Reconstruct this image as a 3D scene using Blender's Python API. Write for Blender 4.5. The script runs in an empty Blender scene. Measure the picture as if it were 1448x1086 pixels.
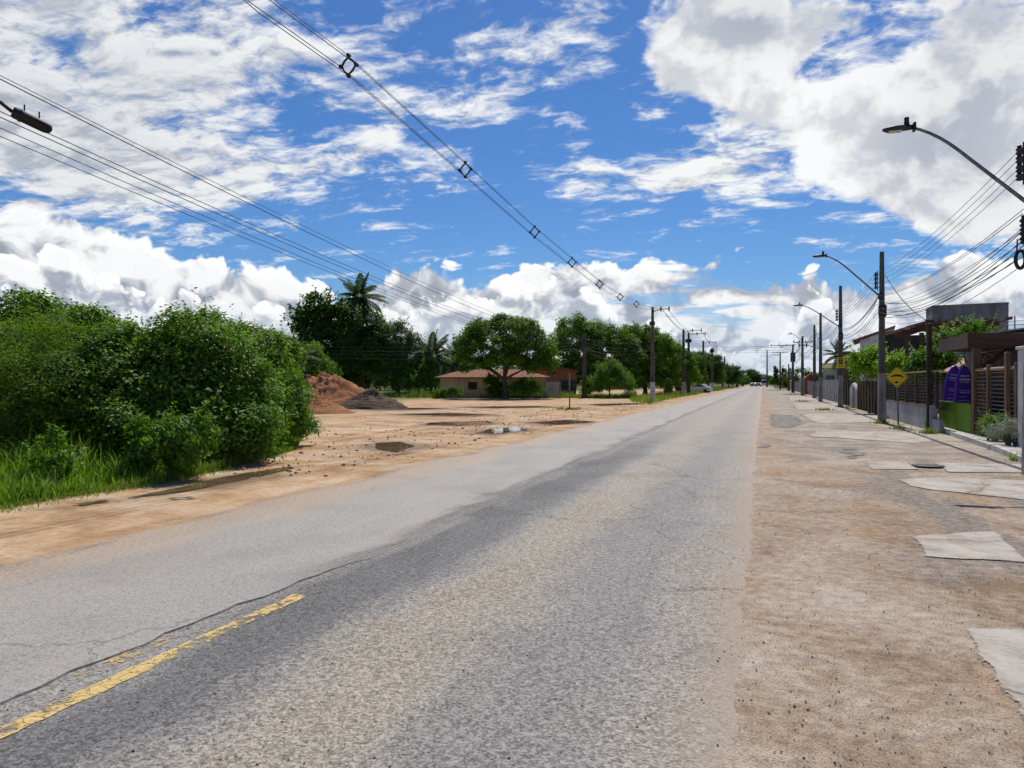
import bpy, math, random
import numpy as np
from mathutils import Vector, Matrix
random.seed(7)
RNG = np.random.default_rng(11)
S = bpy.context.scene
COL = S.collection
# ---------------------------------------------------------------- camera geometry
F, CX, HY, CH = 1088.0, 724.0, 541.0, 1.7
TH = math.atan((1078 - CX) / F)
ST, CT = math.sin(TH), math.cos(TH)
def cw(xc, zc, z=0.0):                 # camera-aligned ground axes -> world
    return Vector((xc * CT - zc * ST, xc * ST + zc * CT, z))
def gp(px, py, z=0.0):                 # photo ground pixel -> world point on the ground
    zc = F * CH / (py - HY)
    return cw((px - CX) / F * zc, zc, z)
def dp(px, zc, z=0.0):                 # photo column at a given distance
    return cw((px - CX) / F * zc, zc, z)
def hz(py, zc):                        # height of a photo row at a given distance
    return CH + (HY - py) / F * zc
def lz(L, px):                         # distance at which the line x = L passes column px
    return F * L / CT / (px - 1078)
def ly(L, px):                         # world y of the same
    return (lz(L, px) + L * ST) / CT
# ---------------------------------------------------------------- node helpers
class NT:
    D = '3D'
    def __init__(s, tree): s.t = tree; s.n = tree.nodes; s.l = tree.links
    def new(s, typ, **kw):
        n = s.n.new(typ)
        for k, v in kw.items(): setattr(n, k, v)
        return n
    def put(s, sock, v):
        if isinstance(v, E): v = v.s
        if isinstance(v, bpy.types.NodeSocket): s.l.new(v, sock)
        elif v is not None:
            if hasattr(sock.default_value, '__len__') and not hasattr(v, '__len__'): v = (v,) * len(sock.default_value)
            if hasattr(sock.default_value, '__len__') and len(sock.default_value) == 4 and len(v) == 3: v = (*v, 1)
            sock.default_value = v
    def m(s, op, a, b=None, c=None, clamp=False):
        n = s.new('ShaderNodeMath', operation=op, use_clamp=clamp)
        s.put(n.inputs[0], a)
        if b is not None: s.put(n.inputs[1], b)
        if c is not None: s.put(n.inputs[2], c)
        return E(s, n.outputs[0])
    def vm(s, op, a, b=None):
        n = s.new('ShaderNodeVectorMath', operation=op)
        s.put(n.inputs[0], a)
        if op == 'SCALE': s.put(n.inputs['Scale'], b)
        elif b is not None: s.put(n.inputs[1], b)
        return E(s, n.outputs[1] if op in ('DOT_PRODUCT', 'LENGTH') else n.outputs[0])
    def xyz(s, v):
        n = s.new('ShaderNodeSeparateXYZ'); s.put(n.inputs[0], v)
        return [E(s, o) for o in n.outputs]
    def vec(s, x=0.0, y=0.0, z=0.0):
        n = s.new('ShaderNodeCombineXYZ')
        for i, v in enumerate((x, y, z)): s.put(n.inputs[i], v)
        return E(s, n.outputs[0])
    def noise(s, v, scale, detail=4, rough=.55, dist=0.0, color=False, dim=None, norm=True):
        dim = dim or NT.D
        n = s.new('ShaderNodeTexNoise', noise_dimensions=dim)
        n.normalize = norm
        s.put(n.inputs['Vector'], v); s.put(n.inputs['Scale'], scale); s.put(n.inputs['Detail'], detail)
        s.put(n.inputs['Roughness'], rough); s.put(n.inputs['Distortion'], dist)
        return E(s, n.outputs[1 if color else 0])
    def voro(s, v, scale, feature='F1', detail=0, rough=.5, lac=2.0, rand=1.0, smooth=.3, out=0, dim=None):
        dim = dim or NT.D
        n = s.new('ShaderNodeTexVoronoi', feature=feature, voronoi_dimensions=dim)
        n.normalize = False
        s.put(n.inputs['Vector'], v); s.put(n.inputs['Scale'], scale)
        if 'Detail' in n.inputs: s.put(n.inputs['Detail'], detail); s.put(n.inputs['Roughness'], rough); s.put(n.inputs['Lacunarity'], lac)
        s.put(n.inputs['Randomness'], rand)
        if feature == 'SMOOTH_F1': s.put(n.inputs['Smoothness'], smooth)
        if out == 'both': return E(s, n.outputs[0]), E(s, n.outputs[1])
        return E(s, n.outputs[out])
    def step(s, x, a, b, t0=0.0, t1=1.0, kind='SMOOTHSTEP'):
        n = s.new('ShaderNodeMapRange', interpolation_type=kind)
        for i, v in enumerate((x, a, b, t0, t1)): s.put(n.inputs[i], v)
        return E(s, n.outputs[0])
    def mix(s, t, a, b):
        n = s.new('ShaderNodeMix', data_type='RGBA'); n.clamp_factor = True
        s.put(n.inputs[0], t); s.put(n.inputs[6], a); s.put(n.inputs[7], b)
        return E(s, n.outputs[2])
    def mul(s, a, b):
        n = s.new('ShaderNodeMix', data_type='RGBA', blend_type='MULTIPLY')
        n.inputs[0].default_value = 1; s.put(n.inputs[6], a); s.put(n.inputs[7], b)
        return E(s, n.outputs[2])
    def ramp(s, x, stops, interp='LINEAR'):
        n = s.new('ShaderNodeValToRGB'); s.put(n.inputs[0], x)
        cr = n.color_ramp; cr.interpolation = interp
        while len(cr.elements) < len(stops): cr.elements.new(.5)
        for e, (p, c) in zip(cr.elements, stops):
            e.position = p; e.color = (*c, 1) if hasattr(c, '__len__') else (c, c, c, 1)
        return E(s, n.outputs[0])
    def curve(s, x, x0, x1, pts, y0, y1):     # piecewise function of x
        n = s.new('ShaderNodeFloatCurve'); s.put(n.inputs['Value'], s.step(x, x0, x1, kind='LINEAR'))
        c = n.mapping.curves[0]; pts = sorted(pts)
        q = [((p - x0) / (x1 - x0), (v - y0) / (y1 - y0)) for p, v in pts]
        while len(c.points) < len(q): c.points.new(.5, .5)
        for pt, (a, b) in zip(c.points, q): pt.location = (a, b); pt.handle_type = 'AUTO_CLAMPED'
        n.mapping.update()
        return E(s, n.outputs[0]) * (y1 - y0) + y0
    def bump(s, h, dist=.01, strength=1.0, normal=None):
        n = s.new('ShaderNodeBump'); s.put(n.inputs['Height'], h)
        n.inputs['Distance'].default_value = dist; n.inputs['Strength'].default_value = strength
        if normal is not None: s.put(n.inputs['Normal'], normal)
        return E(s, n.outputs[0])
class E:
    def __init__(s, b, sock): s.b = b; s.s = sock
    def __add__(s, o): return s.b.m('ADD', s, o)
    __radd__ = __add__
    def __sub__(s, o): return s.b.m('SUBTRACT', s, o)
    def __rsub__(s, o): return s.b.m('SUBTRACT', o, s)
    def __mul__(s, o): return s.b.m('MULTIPLY', s, o)
    __rmul__ = __mul__
    def __truediv__(s, o): return s.b.m('DIVIDE', s, o)
    def mx(s, o): return s.b.m('MAXIMUM', s, o)
    def mn(s, o): return s.b.m('MINIMUM', s, o)
    def clamp(s): return s.b.m('ADD', s, 0.0, clamp=True)
def material(name):
    m = bpy.data.materials.new(name); m.use_nodes = True
    m.node_tree.nodes.clear()
    b = NT(m.node_tree)
    out = b.new('ShaderNodeOutputMaterial'); p = b.new('ShaderNodeBsdfPrincipled')
    b.l.new(p.outputs[0], out.inputs[0])
    tc = b.new('ShaderNodeTexCoord')
    return m, b, p, E(b, tc.outputs['Object']), out
def pset(b, p, color=None, rough=.7, metal=0.0, spec=.5, normal=None):
    if color is not None: b.put(p.inputs['Base Color'], color)
    b.put(p.inputs['Roughness'], rough); b.put(p.inputs['Metallic'], metal)
    b.put(p.inputs['Specular IOR Level'], spec)
    if normal is not None: b.put(p.inputs['Normal'], normal)
def simple(name, c1, c2, scale=3.0, rough=.75, bump=.004, metal=0.0, spec=.35, streak=None, detail=6):
    m, b, p, o, _ = material(name)
    v = o if streak is None else b.vm('MULTIPLY', o, streak)
    n = b.noise(v, scale, detail, .62)
    g = b.noise(o, scale * 9, 3, .6)
    col = b.mix(b.step(n * .75 + g * .25, .34, .66), c1, c2)
    pset(b, p, col, rough, metal, spec, b.bump(n * .6 + g * .4, bump))
    return m
# ---------------------------------------------------------------- mesh helpers
def npmesh(name, V, Fc, mat, smooth=False):
    V = np.asarray(V, np.float32); Fc = np.asarray(Fc, np.int32)
    me = bpy.data.meshes.new(name); k = Fc.shape[1]
    me.vertices.add(len(V)); me.vertices.foreach_set('co', V.ravel())
    me.loops.add(Fc.size); me.loops.foreach_set('vertex_index', Fc.ravel())
    me.polygons.add(len(Fc)); me.polygons.foreach_set('loop_start', np.arange(0, Fc.size, k, dtype=np.int32))
    if smooth: me.polygons.foreach_set('use_smooth', np.ones(len(Fc), bool))
    me.update(calc_edges=True); me.validate()
    if mat: me.materials.append(mat)
    return me
def wloc(o):
    v = Vector((0, 0, 0))
    while o is not None: v = v + o.location; o = o.parent
    return v
def tag(o, label=None, cat=None, group=None, kind=None):
    for k, v in (('label', label), ('category', cat), ('group', group), ('kind', kind)):
        if v: o[k] = v
    return o
def link(name, me, parent=None):
    o = bpy.data.objects.new(name, me); COL.objects.link(o)
    if parent is not None: o.parent = parent
    return o
def thing(name, loc, label, cat, group=None):
    o = bpy.data.objects.new(name, None); COL.objects.link(o)
    o.location = loc; o.empty_display_size = .3
    return tag(o, label, cat, group)
class MB:
    def __init__(s): s.v = []; s.f = []; s.sm = []
    def add(s, vs, fs, smooth=False):
        n = len(s.v); s.v += [tuple(v) for v in vs]; s.f += [tuple(i + n for i in f) for f in fs]; s.sm += [smooth] * len(fs)
        return s
    def box(s, c, d, rz=0.0, ch=0.0):
        c = Vector(c); x, y, z = (k / 2 for k in d); R = Matrix.Rotation(rz, 3, 'Z')
        if ch <= 0:
            vs = [c + R @ Vector(q) for q in ((-x,-y,-z),(x,-y,-z),(x,y,-z),(-x,y,-z),(-x,-y,z),(x,-y,z),(x,y,z),(-x,y,z))]
            return s.add(vs, [(3,2,1,0),(4,5,6,7),(0,1,5,4),(1,2,6,5),(2,3,7,6),(3,0,4,7)])
        pr = [(-x+ch,-y),(x-ch,-y),(x,-y+ch),(x,y-ch),(x-ch,y),(-x+ch,y),(-x,y-ch),(-x,-y+ch)]
        lv = [(z, 0.0), (-z, 0.0)]
        rings = []
        for zz, k in ((-z, ch), (-z + ch, 0), (z - ch, 0), (z, ch)):
            rings.append([c + R @ Vector((px * (1 - k / x) , py * (1 - k / y), zz)) for px, py in pr])
        vs = [q for r in rings for q in r]; fs = [tuple(range(7, -1, -1)), tuple(range(24, 32))]
        for a in range(3):
            for i in range(8): fs.append((a*8+i, a*8+(i+1) % 8, a*8+8+(i+1) % 8, a*8+8+i))
        return s.add(vs, fs)
    def beam(s, p0, p1, w, h, up=(0, 0, 1)):
        p0 = Vector(p0); p1 = Vector(p1); d = (p1 - p0).normalized(); up = Vector(up)
        if abs(d.dot(up)) > .98: up = Vector((0, 1, 0))
        a = d.cross(up).normalized(); b = a.cross(d)
        vs = [p + a * i * w / 2 + b * j * h / 2 for p in (p0, p1) for i, j in ((-1,-1),(1,-1),(1,1),(-1,1))]
        return s.add(vs, [(0,1,2,3),(7,6,5,4),(0,4,5,1),(1,5,6,2),(2,6,7,3),(3,7,4,0)])
    def tube(s, pts, r, n=8, cap=True, smooth=True):
        pts = [Vector(p) for p in pts]; rs = r if hasattr(r, '__len__') else [r] * len(pts)
        vs = []; fs = []; a = None
        for i, p in enumerate(pts):
            d = (pts[min(i+1, len(pts)-1)] - pts[max(i-1, 0)]).normalized()
            if a is None: a = d.orthogonal().normalized()
            a = (a - d * a.dot(d)).normalized(); b = d.cross(a)
            for k in range(n):
                t = 2 * math.pi * k / n; vs.append(p + (a * math.cos(t) + b * math.sin(t)) * rs[i])
        for i in range(len(pts) - 1):
            for k in range(n): fs.append((i*n+k, i*n+(k+1) % n, (i+1)*n+(k+1) % n, (i+1)*n+k))
        s.add(vs, fs, smooth)
        if cap:
            m = len(vs); s.add(vs[:n], [tuple(range(n-1, -1, -1))]); s.add(vs[m-n:], [tuple(range(n))])
        return s
    def prism(s, poly, z0, z1):            # vertical prism over an xy polygon
        n = len(poly); vs = [(p[0], p[1], z0) for p in poly] + [(p[0], p[1], z1) for p in poly]
        return s.add(vs, [tuple(range(n-1, -1, -1)), tuple(range(n, 2*n))] + [(i, (i+1) % n, n+(i+1) % n, n+i) for i in range(n)])
    def slab(s, poly, off):                # any planar polygon extruded by the vector off
        n = len(poly); off = Vector(off); vs = [Vector(p) for p in poly] + [Vector(p) + off for p in poly]
        return s.add(vs, [tuple(range(n-1, -1, -1)), tuple(range(n, 2*n))] + [(i, (i+1) % n, n+(i+1) % n, n+i) for i in range(n)])
    def lathe(s, c, prof, n=12, axis=(0, 0, 1)):
        c = Vector(c); ax = Vector(axis).normalized(); a = ax.orthogonal().normalized(); b = ax.cross(a); vs = []; fs = []
        for r, z in prof:
            for k in range(n):
                t = 2*math.pi*k/n; vs.append(c + ax * z + (a * math.cos(t) + b * math.sin(t)) * max(r, 1e-4))
        for i in range(len(prof) - 1):
            for k in range(n): fs.append((i*n+k, i*n+(k+1) % n, (i+1)*n+(k+1) % n, (i+1)*n+k))
        return s.add(vs, fs, True)
    def build(s, name, mat, parent=None):
        off = wloc(parent) if parent is not None else Vector((0, 0, 0))
        me = bpy.data.meshes.new(name)
        me.from_pydata([tuple(Vector(v) - off) for v in s.v], [], s.f)
        me.polygons.foreach_set('use_smooth', s.sm)
        me.materials.append(mat); me.update()
        return link(name, me, parent)
def copy_tree(o, parent=None):
    c = o.copy(); COL.objects.link(c)
    if parent is not None: c.parent = parent
    for ch in list(o.children): copy_tree(ch, c)
    return c
# ---------------------------------------------------------------- sun, sky, camera
SUN_EL, SUN_AZ = math.radians(57), math.radians(-4.5)     # azimuth measured from +Y towards +X
sd = Vector((math.sin(SUN_AZ) * math.cos(SUN_EL), math.cos(SUN_AZ) * math.cos(SUN_EL), math.sin(SUN_EL)))
ld = bpy.data.lights.new('sun', 'SUN'); ld.energy = 4.4; ld.angle = math.radians(.55); ld.color = (1, .945, .85)
lo = bpy.data.objects.new('sun', ld); COL.objects.link(lo)
lo.rotation_euler = sd.to_track_quat('Z', 'Y').to_euler(); lo.location = (0, 0, 60)

def ae(px, py):                                        # photo direction -> azimuth, elevation
    a = math.atan((px - CX) / F)
    return a - TH, math.atan((HY - py) / F * math.cos(a))
W = bpy.data.worlds.new('World'); S.world = W; W.use_nodes = True
W.node_tree.nodes.clear(); b = NT(W.node_tree)
wo = b.new('ShaderNodeOutputWorld'); bg = b.new('ShaderNodeBackground'); b.l.new(bg.outputs[0], wo.inputs[0])
WS = .1; bg.inputs['Strength'].default_value = WS
sky = b.new('ShaderNodeTexSky', sky_type='NISHITA'); sky.sun_disc = False
sky.sun_elevation = SUN_EL; sky.sun_rotation = SUN_AZ
sky.air_density = 1.0; sky.dust_density = .35; sky.ozone_density = 3.0
tc = b.new('ShaderNodeTexCoord'); D = E(b, tc.outputs['Generated'])
x, y, z = b.xyz(D)
zp = z.mx(0.0)
az = b.m('ARCTAN2', x, y); el = b.m('ARCSINE', z)
hs = b.new('ShaderNodeHueSaturation'); b.l.new(sky.outputs[0], hs.inputs['Color'])
hs.inputs['Saturation'].default_value = 1.18; hs.inputs['Value'].default_value = .92
base = b.mul(E(b, hs.outputs[0]), (.52, .73, .98))
AE = b.vec(az, el, 0.0)
def blob(px, py, rx, ry, rot=0.0, amp=1.0): return (px, py, rx, ry, rot, amp)
def total(l):                                          # sum of soft elliptical weights on the sky
    r = None
    for px, py, rx, ry, rot, amp in ([l] if isinstance(l, tuple) else l):
        a0, e0 = ae(px, py); n = b.new('ShaderNodeMapping', vector_type='TEXTURE')
        b.put(n.inputs['Vector'], AE); n.inputs['Location'].default_value = (a0, e0, 0)
        n.inputs['Rotation'].default_value = (0, 0, math.radians(rot)); n.inputs['Scale'].default_value = (rx / F, ry / F, 1)
        v = E(b, n.outputs[0]); g = b.m('POWER', math.exp(-1), b.vm('DOT_PRODUCT', v, v))
        r = g * amp if r is None else b.m('MULTIPLY_ADD', g, amp, r)
    return r
# high broken cloud layer, flat and seen in perspective
inv = b.m('DIVIDE', 1.0, zp + .16)
wx, wy = x * inv, y * inv
warp = b.noise(b.vec(wx, wy, 4.0), 3.2, 3, .55, color=True, dim='2D')
wv = b.vm('ADD', b.vec(wx * .80 + wy * .1, wy * 1.2 - wx * .1, 0.0), b.vm('SCALE', warp, .13))
def alto(v): return b.noise(v, 5.2, 6, .64, 0, dim='2D')
n1 = alto(wv)
sx, sy = sd.x / (sd.z + .16), sd.y / (sd.z + .16)
n1s = alto(b.vm('ADD', wv, b.vec((sx - wx) * .03, (sy - wy) * .05, 0.0)))
cov = total([
    blob(80, 60, 330, 175, -8, .82), blob(40, 215, 190, 75, -8, .7), blob(300, 20, 170, 70, 10, .25), blob(330, 110, 110, 60, 0, .2),
    blob(730, 50, 170, 50, 8, .40), blob(640, 95, 110, 35, 14, .25),
    blob(640, 165, 210, 40, 14, .42), blob(400, 238, 130, 22, 3, .34), blob(300, 265, 140, 24, 4, .26),
    blob(960, 250, 270, 36, 0, .66), blob(930, 320, 80, 22, 4, .26), blob(1190, 345, 60, 12, 0, .24), blob(610, 262, 70, 14, 10, .24),
    blob(1060, 170, 180, 70, -8, .5), blob(1190, 75, 120, 40, 0, .34), blob(1380, 150, 160, 190, 0, .5), blob(640, 368, 200, 10, 0, .1), blob(880, 180, 40, 60, 0, -.3)])
d1 = n1 - (.63 - cov * .40)
fine = b.noise(wv, 26, 4, .6, dim='2D')
d1 = d1 + (fine - .5) * .22
a1 = b.step(d1, -.03, .26)
thick = b.step(d1, .05, .42)
emb = ((n1 - n1s) * 3.2 + .55).clamp()
dark = total(blob(60, 130, 330, 150, 0, .42))
lum = b.step(emb * .5 + fine * .35 + (n1 - .5) * .5, .10, .70, .60, .95)
lum = lum - dark * thick * .42
c1 = b.mul(b.mix(b.step(lum, .3, .95), (.80, .89, 1.06), (.965, .985, 1.0)), b.vec(lum, lum, lum))
# cumulus banks near the horizon: piles of rounded puffs
def puffs(dens, seed, sc, amp, soft, lo_, hi_, sink, k=1.0, wr=.7, shade=None, dt=3, wd=2, tex=None):
    g = b.vec(az + seed, el * 1.2 + seed * .37, 0.0)
    wp = b.noise(g, sc * .8, wd, .58, color=True, dim='2D')
    q = b.vm('ADD', g, b.vm('SCALE', b.vm('SUBTRACT', wp, (.5, .5, .5)), wr / sc))
    def puff(v): return 1.0 - b.voro(v, sc, 'F1', dt, .5, 2.35, 1.0, dim='2D')
    p0 = puff(q); p1 = puff(b.vm('ADD', q, (.08 / sc, .34 / sc, 0.0)))
    big = b.xyz(wp)[2]
    d = dens + (p0 - .6) * amp + (big - .5) * amp * .6
    d = d - b.step(dens * -1.0, -.05, .24) * 1.9
    if tex is not None: d = d + (tex - .5) * 1.5
    a = b.step(d, 0.0, soft)
    e = (p0 - p1) * 1.25 * k
    lm = b.step(e + (big - .5) * .9 + .50 - b.step(d, .3, sink) * .36, -.05, .8, lo_, hi_) + b.step(d, .05, .6, .12, 0.0)
    if shade is not None: lm = lm - shade * b.step(d, .2, 1.4)
    c = b.mul(b.mix(b.step(lm, .4, .92), (.84, .92, 1.08), (.985, .992, 1.0)), b.vec(lm, lm, lm))
    return a, c
def bank(pts, *args, **kw):
    P = [ae(px, py) for px, py in pts]
    H = b.curve(az, -1.2, .7, [(-1.2, P[0][1])] + P + [(.7, P[-1][1])], 0.0, .45)
    return puffs((H - el) * F / 60.0, *args, **kw)
M = total([blob(985, 30, 120, 95, 0, .95), blob(1120, 60, 130, 90, 0, .8), blob(960, 120, 80, 60, 0, .35), blob(1180, 190, 120, 75, -20, .85), blob(1080, 150, 70, 50, 0, .3),
    blob(1410, 60, 110, 130, 0, 1.0), blob(1330, 190, 120, 100, 0, .95), blob(1240, 225, 90, 40, 10, .35), blob(1330, 275, 75, 48, 0, .6), blob(1440, 330, 75, 75, 0, .75), blob(1250, 30, 60, 30, 0, .35), blob(1200, 82, 90, 20, 10, -.6)])
aM, cM = puffs((M - .5) * 2.6, 21.3, 9.5, 1.5, .9, .70, .98, 3.6, .9, .55,
    total([blob(1085, 20, 130, 55, 0, .20), blob(1410, 70, 110, 120, 0, .15), blob(1300, 215, 70, 60, 0, .12), blob(1420, 290, 70, 50, 0, .12)]), wd=4, tex=fine * .5 + n1 * .5)
aA, cA = bank([(-60, 276), (0, 264), (80, 250), (140, 264), (170, 292), (210, 310), (255, 330), (300, 342), (340, 352), (400, 366), (450, 362), (478, 382), (500, 392), (540, 372), (600, 356),
               (700, 358), (780, 338), (840, 346), (920, 350), (1000, 345), (1090, 358), (1120, 378), (1150, 368), (1175, 378), (1230, 350), (1300, 348), (1448, 345)], 1.7, 10.5, .92, .16, .40, .96, 2.8, 1.1)
aB, cB = bank([(-60, 330), (60, 330), (140, 370), (230, 395), (330, 420), (420, 425), (520, 412), (640, 402), (760, 388), (820, 394), (900, 430), (1000, 465), (1080, 470), (1130, 420), (1152, 385), (1172, 405), (1200, 440), (1300, 430), (1448, 440)],
              8.3, 15.0, 1.0, .15, .42, .97, 2.4, 1.1)
aC, cC = bank([(-60, 385), (60, 400), (200, 430), (400, 455), (560, 460), (700, 450), (860, 470), (1000, 490), (1100, 470), (1170, 455), (1250, 480), (1448, 480)],
              15.1, 22.0, .9, .2, .46, .93, 2.4, 1.1, dt=2)
holes = b.step(b.noise(b.vec(az * .9, el * 6.0, 2.0), 5.5, 4, .6, dim='2D') + total([blob(1010, 408, 130, 16, 0, .14), blob(1040, 430, 110, 9, 0, .12)]), .60, .70) * b.step(az, -.32, -.18)
col = b.mix(a1, base, b.vm('SCALE', c1, 1 / WS))
col = b.mix(aM, col, b.vm('SCALE', cM, 1 / WS))
col = b.mix(aA * (1.0 - holes * .75), col, b.vm('SCALE', cA, 1 / WS))
col = b.mix(aB, col, b.vm('SCALE', cB, 1 / WS))
col = b.mix(aC * .9, col, b.vm('SCALE', cC, 1 / WS))
hazy = b.step(el, .0, .13, .5, 0.0)                     # pale humid air low on the horizon
col = b.mix(hazy, col, tuple(k / WS for k in (.46, .58, .76)))
b.put(bg.inputs['Color'], col)
W.cycles.sampling_method = 'MANUAL'; W.cycles.sample_map_resolution = 512

cam = bpy.data.cameras.new('camera'); co = bpy.data.objects.new('camera', cam); COL.objects.link(co)
cam.sensor_width = 36; cam.lens = F * 36 / 1448; cam.clip_start = .05; cam.clip_end = 6000
cam.shift_y = -(HY - 543) / 1448 * -1
co.location = (0, 0, CH); co.rotation_euler = (math.radians(90), 0, TH)
S.camera = co
S.view_settings.view_transform = 'Standard'; S.view_settings.look = 'None'
S.view_settings.exposure = 0; S.view_settings.gamma = 1
S.cycles.use_adaptive_sampling = True; S.cycles.adaptive_threshold = .025; S.cycles.use_denoising = True
S.cycles.max_bounces = 5; S.cycles.diffuse_bounces = 2; S.cycles.glossy_bounces = 3; S.cycles.transparent_max_bounces = 8
S.cycles.caustics_reflective = False; S.cycles.caustics_refractive = False
# ---------------------------------------------------------------- ground, road, slabs, puddles
def structure(name, me, z=0.0): 
    o = link(name, me); o.location.z = z; o['kind'] = 'structure'; return o
def flat(name, poly, mat, z):
    mb = MB(); mb.add([(p[0], p[1], z) for p in poly], [tuple(range(len(poly)))])
    o = mb.build(name, mat)
    if o.data.polygons[0].normal.z < 0: o.data.flip_normals()
    o['kind'] = 'structure'; return o
def grain(b, o, sc, seed=0.0):
    return b.noise(b.vm('ADD', o, (seed, seed, seed)), sc, 3, .65)
# bare earth
NT.D = '2D'
m, b, p, o, _ = material('earth'); GM = m
gx, gy, gz = b.xyz(o)
big = b.noise(o, .16, 5, .6); mid = b.noise(o, .9, 6, .62, .4); fin = b.noise(o, 9, 5, .65); gr = b.noise(o, 70, 3, .7)
trk = b.noise(b.vm('MULTIPLY', o, (1.0, .10, 1.0)), 2.6, 5, .6, .3)
sand = b.ramp(mid * .55 + big * .25 + trk * .25, [(.36, (.26, .155, .085)), (.47, (.41, .255, .135)), (.55, (.52, .345, .20)), (.66, (.61, .455, .30))])
trkx = b.noise(b.vm('MULTIPLY', o, (.12, 1.0, 1.0)), 1.2, 6, .62, .5)
sand = b.mix(b.step(trkx, .56, .72, 0, .6), sand, (.26, .165, .10))
pale = b.step(b.noise(b.vm('MULTIPLY', o, (.5, 1.3, 1.0)), .5, 5, .6), .52, .7)
sand = b.mix(pale * .55, sand, (.60, .50, .40))
shl = b.ramp(mid * .6 + fin * .22 + big * .2, [(.36, (.29, .20, .13)), (.46, (.40, .30, .215)), (.56, (.48, .38, .29)), (.68, (.55, .465, .38))])
shl = b.mix(b.step(b.noise(b.vm('ADD', o, (31, 7, 0)), .55, 4, .6), .52, .70) * .6, shl, (.44, .29, .175))
gpatch = b.step(b.noise(b.vm('MULTIPLY', b.vm('ADD', o, (5, 3, 0)), (1.3, .35, 1)), .8, 5, .65, .4), .48, .60) * b.step(gx, .6, 2.2)
shl = b.mix(gpatch * .85, shl, b.ramp(gr * .6 + fin * .4, [(.35, (.15, .13, .11)), (.6, (.34, .30, .26))]))
shl = b.mix(b.step(gy, 12.0, 24.0) * .75 * b.step(gx, .3, 1.2), shl, b.ramp(mid, [(.4, (.33, .28, .23)), (.6, (.50, .44, .375))]))
shl = b.mul(shl, b.mix(b.step(gr * .7 + fin * .3, .32, .62), (.50, .49, .48), (1.08, 1.08, 1.08)))
sand = b.mul(sand, b.mix(b.step(fin * .6 + gr * .4, .34, .6), (.84, .82, .8), (1.06, 1.06, 1.06)))
c = b.mix(b.step(gx, -3.4, -3.2), sand, shl)
scrub = b.step(gx * -1.0 + big * 14.0 - gy * .02, 36.0, 44.0)
c = b.mix(scrub, c, b.ramp(mid * .6 + fin * .4, [(.4, (.045, .07, .015)), (.6, (.13, .14, .045))]))
c = b.mix(b.step(gy, 180.0, 260.0) * b.step(b.m('ABSOLUTE', gx + 3.0), 6.0, 8.0), c, b.ramp(mid, [(.4, (.06, .085, .02)), (.62, (.14, .15, .05))]))
pset(b, p, c, .92, 0, .15, b.bump(mid * 1.5 + trk * .7 + fin * .5 + gr * .22, .05, .8))
N = 90
ys = np.concatenate([np.linspace(-30, 40, 90), np.geomspace(41, 3500, 40)]); xs = np.concatenate([-np.geomspace(3000, 31, 30), np.linspace(-30, 30, 90), np.geomspace(31, 3000, 30)])
X, Y = np.meshgrid(xs, ys)
def relief(X, Y):
    r = .008 * np.sin(X * 1.1 + .6 * np.sin(Y * .5)) * np.sin(Y * .43 + .8 * np.sin(X * .7)) + .004 * np.sin(X * 2.3 + Y * 1.7)
    w = np.clip((-7.6 - X) / 1.5, 0, 1) + .35 * np.clip((X - .9) / 1.0, 0, 1) * (X < 4.6)
    w = w * np.clip((60 - Y) / 20, 0, 1)
    return r * w - .008 * np.clip(w, 0, 1)
Z = relief(X, Y)
V = np.stack([X, Y, Z], -1).reshape(-1, 3); nx = len(xs)
I = (np.arange(len(ys) - 1)[:, None] * nx + np.arange(nx - 1)[None]).ravel()
structure('ground', npmesh('ground', V, np.stack([I, I + 1, I + nx + 1, I + nx], -1), GM, True))
# asphalt
def asphalt(name, c_lo, c_mid, c_hi, fine_sc, zones, bump_d, soft=False):
    m, b, p, o, out = material(name); gx, gy, gz = b.xyz(o)
    mid = b.noise(b.vm('MULTIPLY', o, (1, .35, 1)), 1.3, 6, .62, .3); fin = b.noise(o, fine_sc * .25, 4, .6)
    agg, ag2 = b.voro(o, fine_sc, 'F1', 0, out='both'); gr = b.noise(o, fine_sc * 1.6, 2, .7)
    r_, g_, b_ = b.xyz(ag2)
    t = r_ * .42 + gr * .5 + (fin - .5) * .45 + .02
    c = b.ramp(t, [(.12, c_lo), (.45, c_mid), (.86, c_hi)])
    c = zones(b, c, gx, gy, mid, fin, o)
    crk = b.step(b.voro(b.vm('ADD', o, b.vm('SCALE', b.noise(o, 1.4, 5, .65, color=True), .9)), .42, 'DISTANCE_TO_EDGE'), .002, .012, 1.0, 0.0) * b.step(b.noise(o, .35, 3), .54, .64)
    c = b.mix(crk * .35, c, (.07, .066, .062))
    h = gr * .6 + (1.0 - agg * 12.0).clamp() * .5 + fin * .5 - crk
    pset(b, p, c, b.step(mid, .4, .7, .72, .9), 0, .35, b.bump(h, bump_d, .9))
    if soft:
        tr = b.new('ShaderNodeBsdfTransparent'); mx = b.new('ShaderNodeMixShader')
        k = b.step(gx + (mid - .5) * .8 + (gr - .5) * 1.1 + (fin - .5) * .6, -3.85, -3.7) * b.step(gy, 5.0, 7.5)
        k = k.mx(b.step(gx + (mid - .5) * 1.2 + (gr - .5) * 1.0 + (fin - .5) * .6, -6.6, -6.75))
        b.put(mx.inputs[0], k); b.l.new(p.outputs[0], mx.inputs[1]); b.l.new(tr.outputs[0], mx.inputs[2]); b.l.new(mx.outputs[0], out.inputs[0])
    return m
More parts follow.
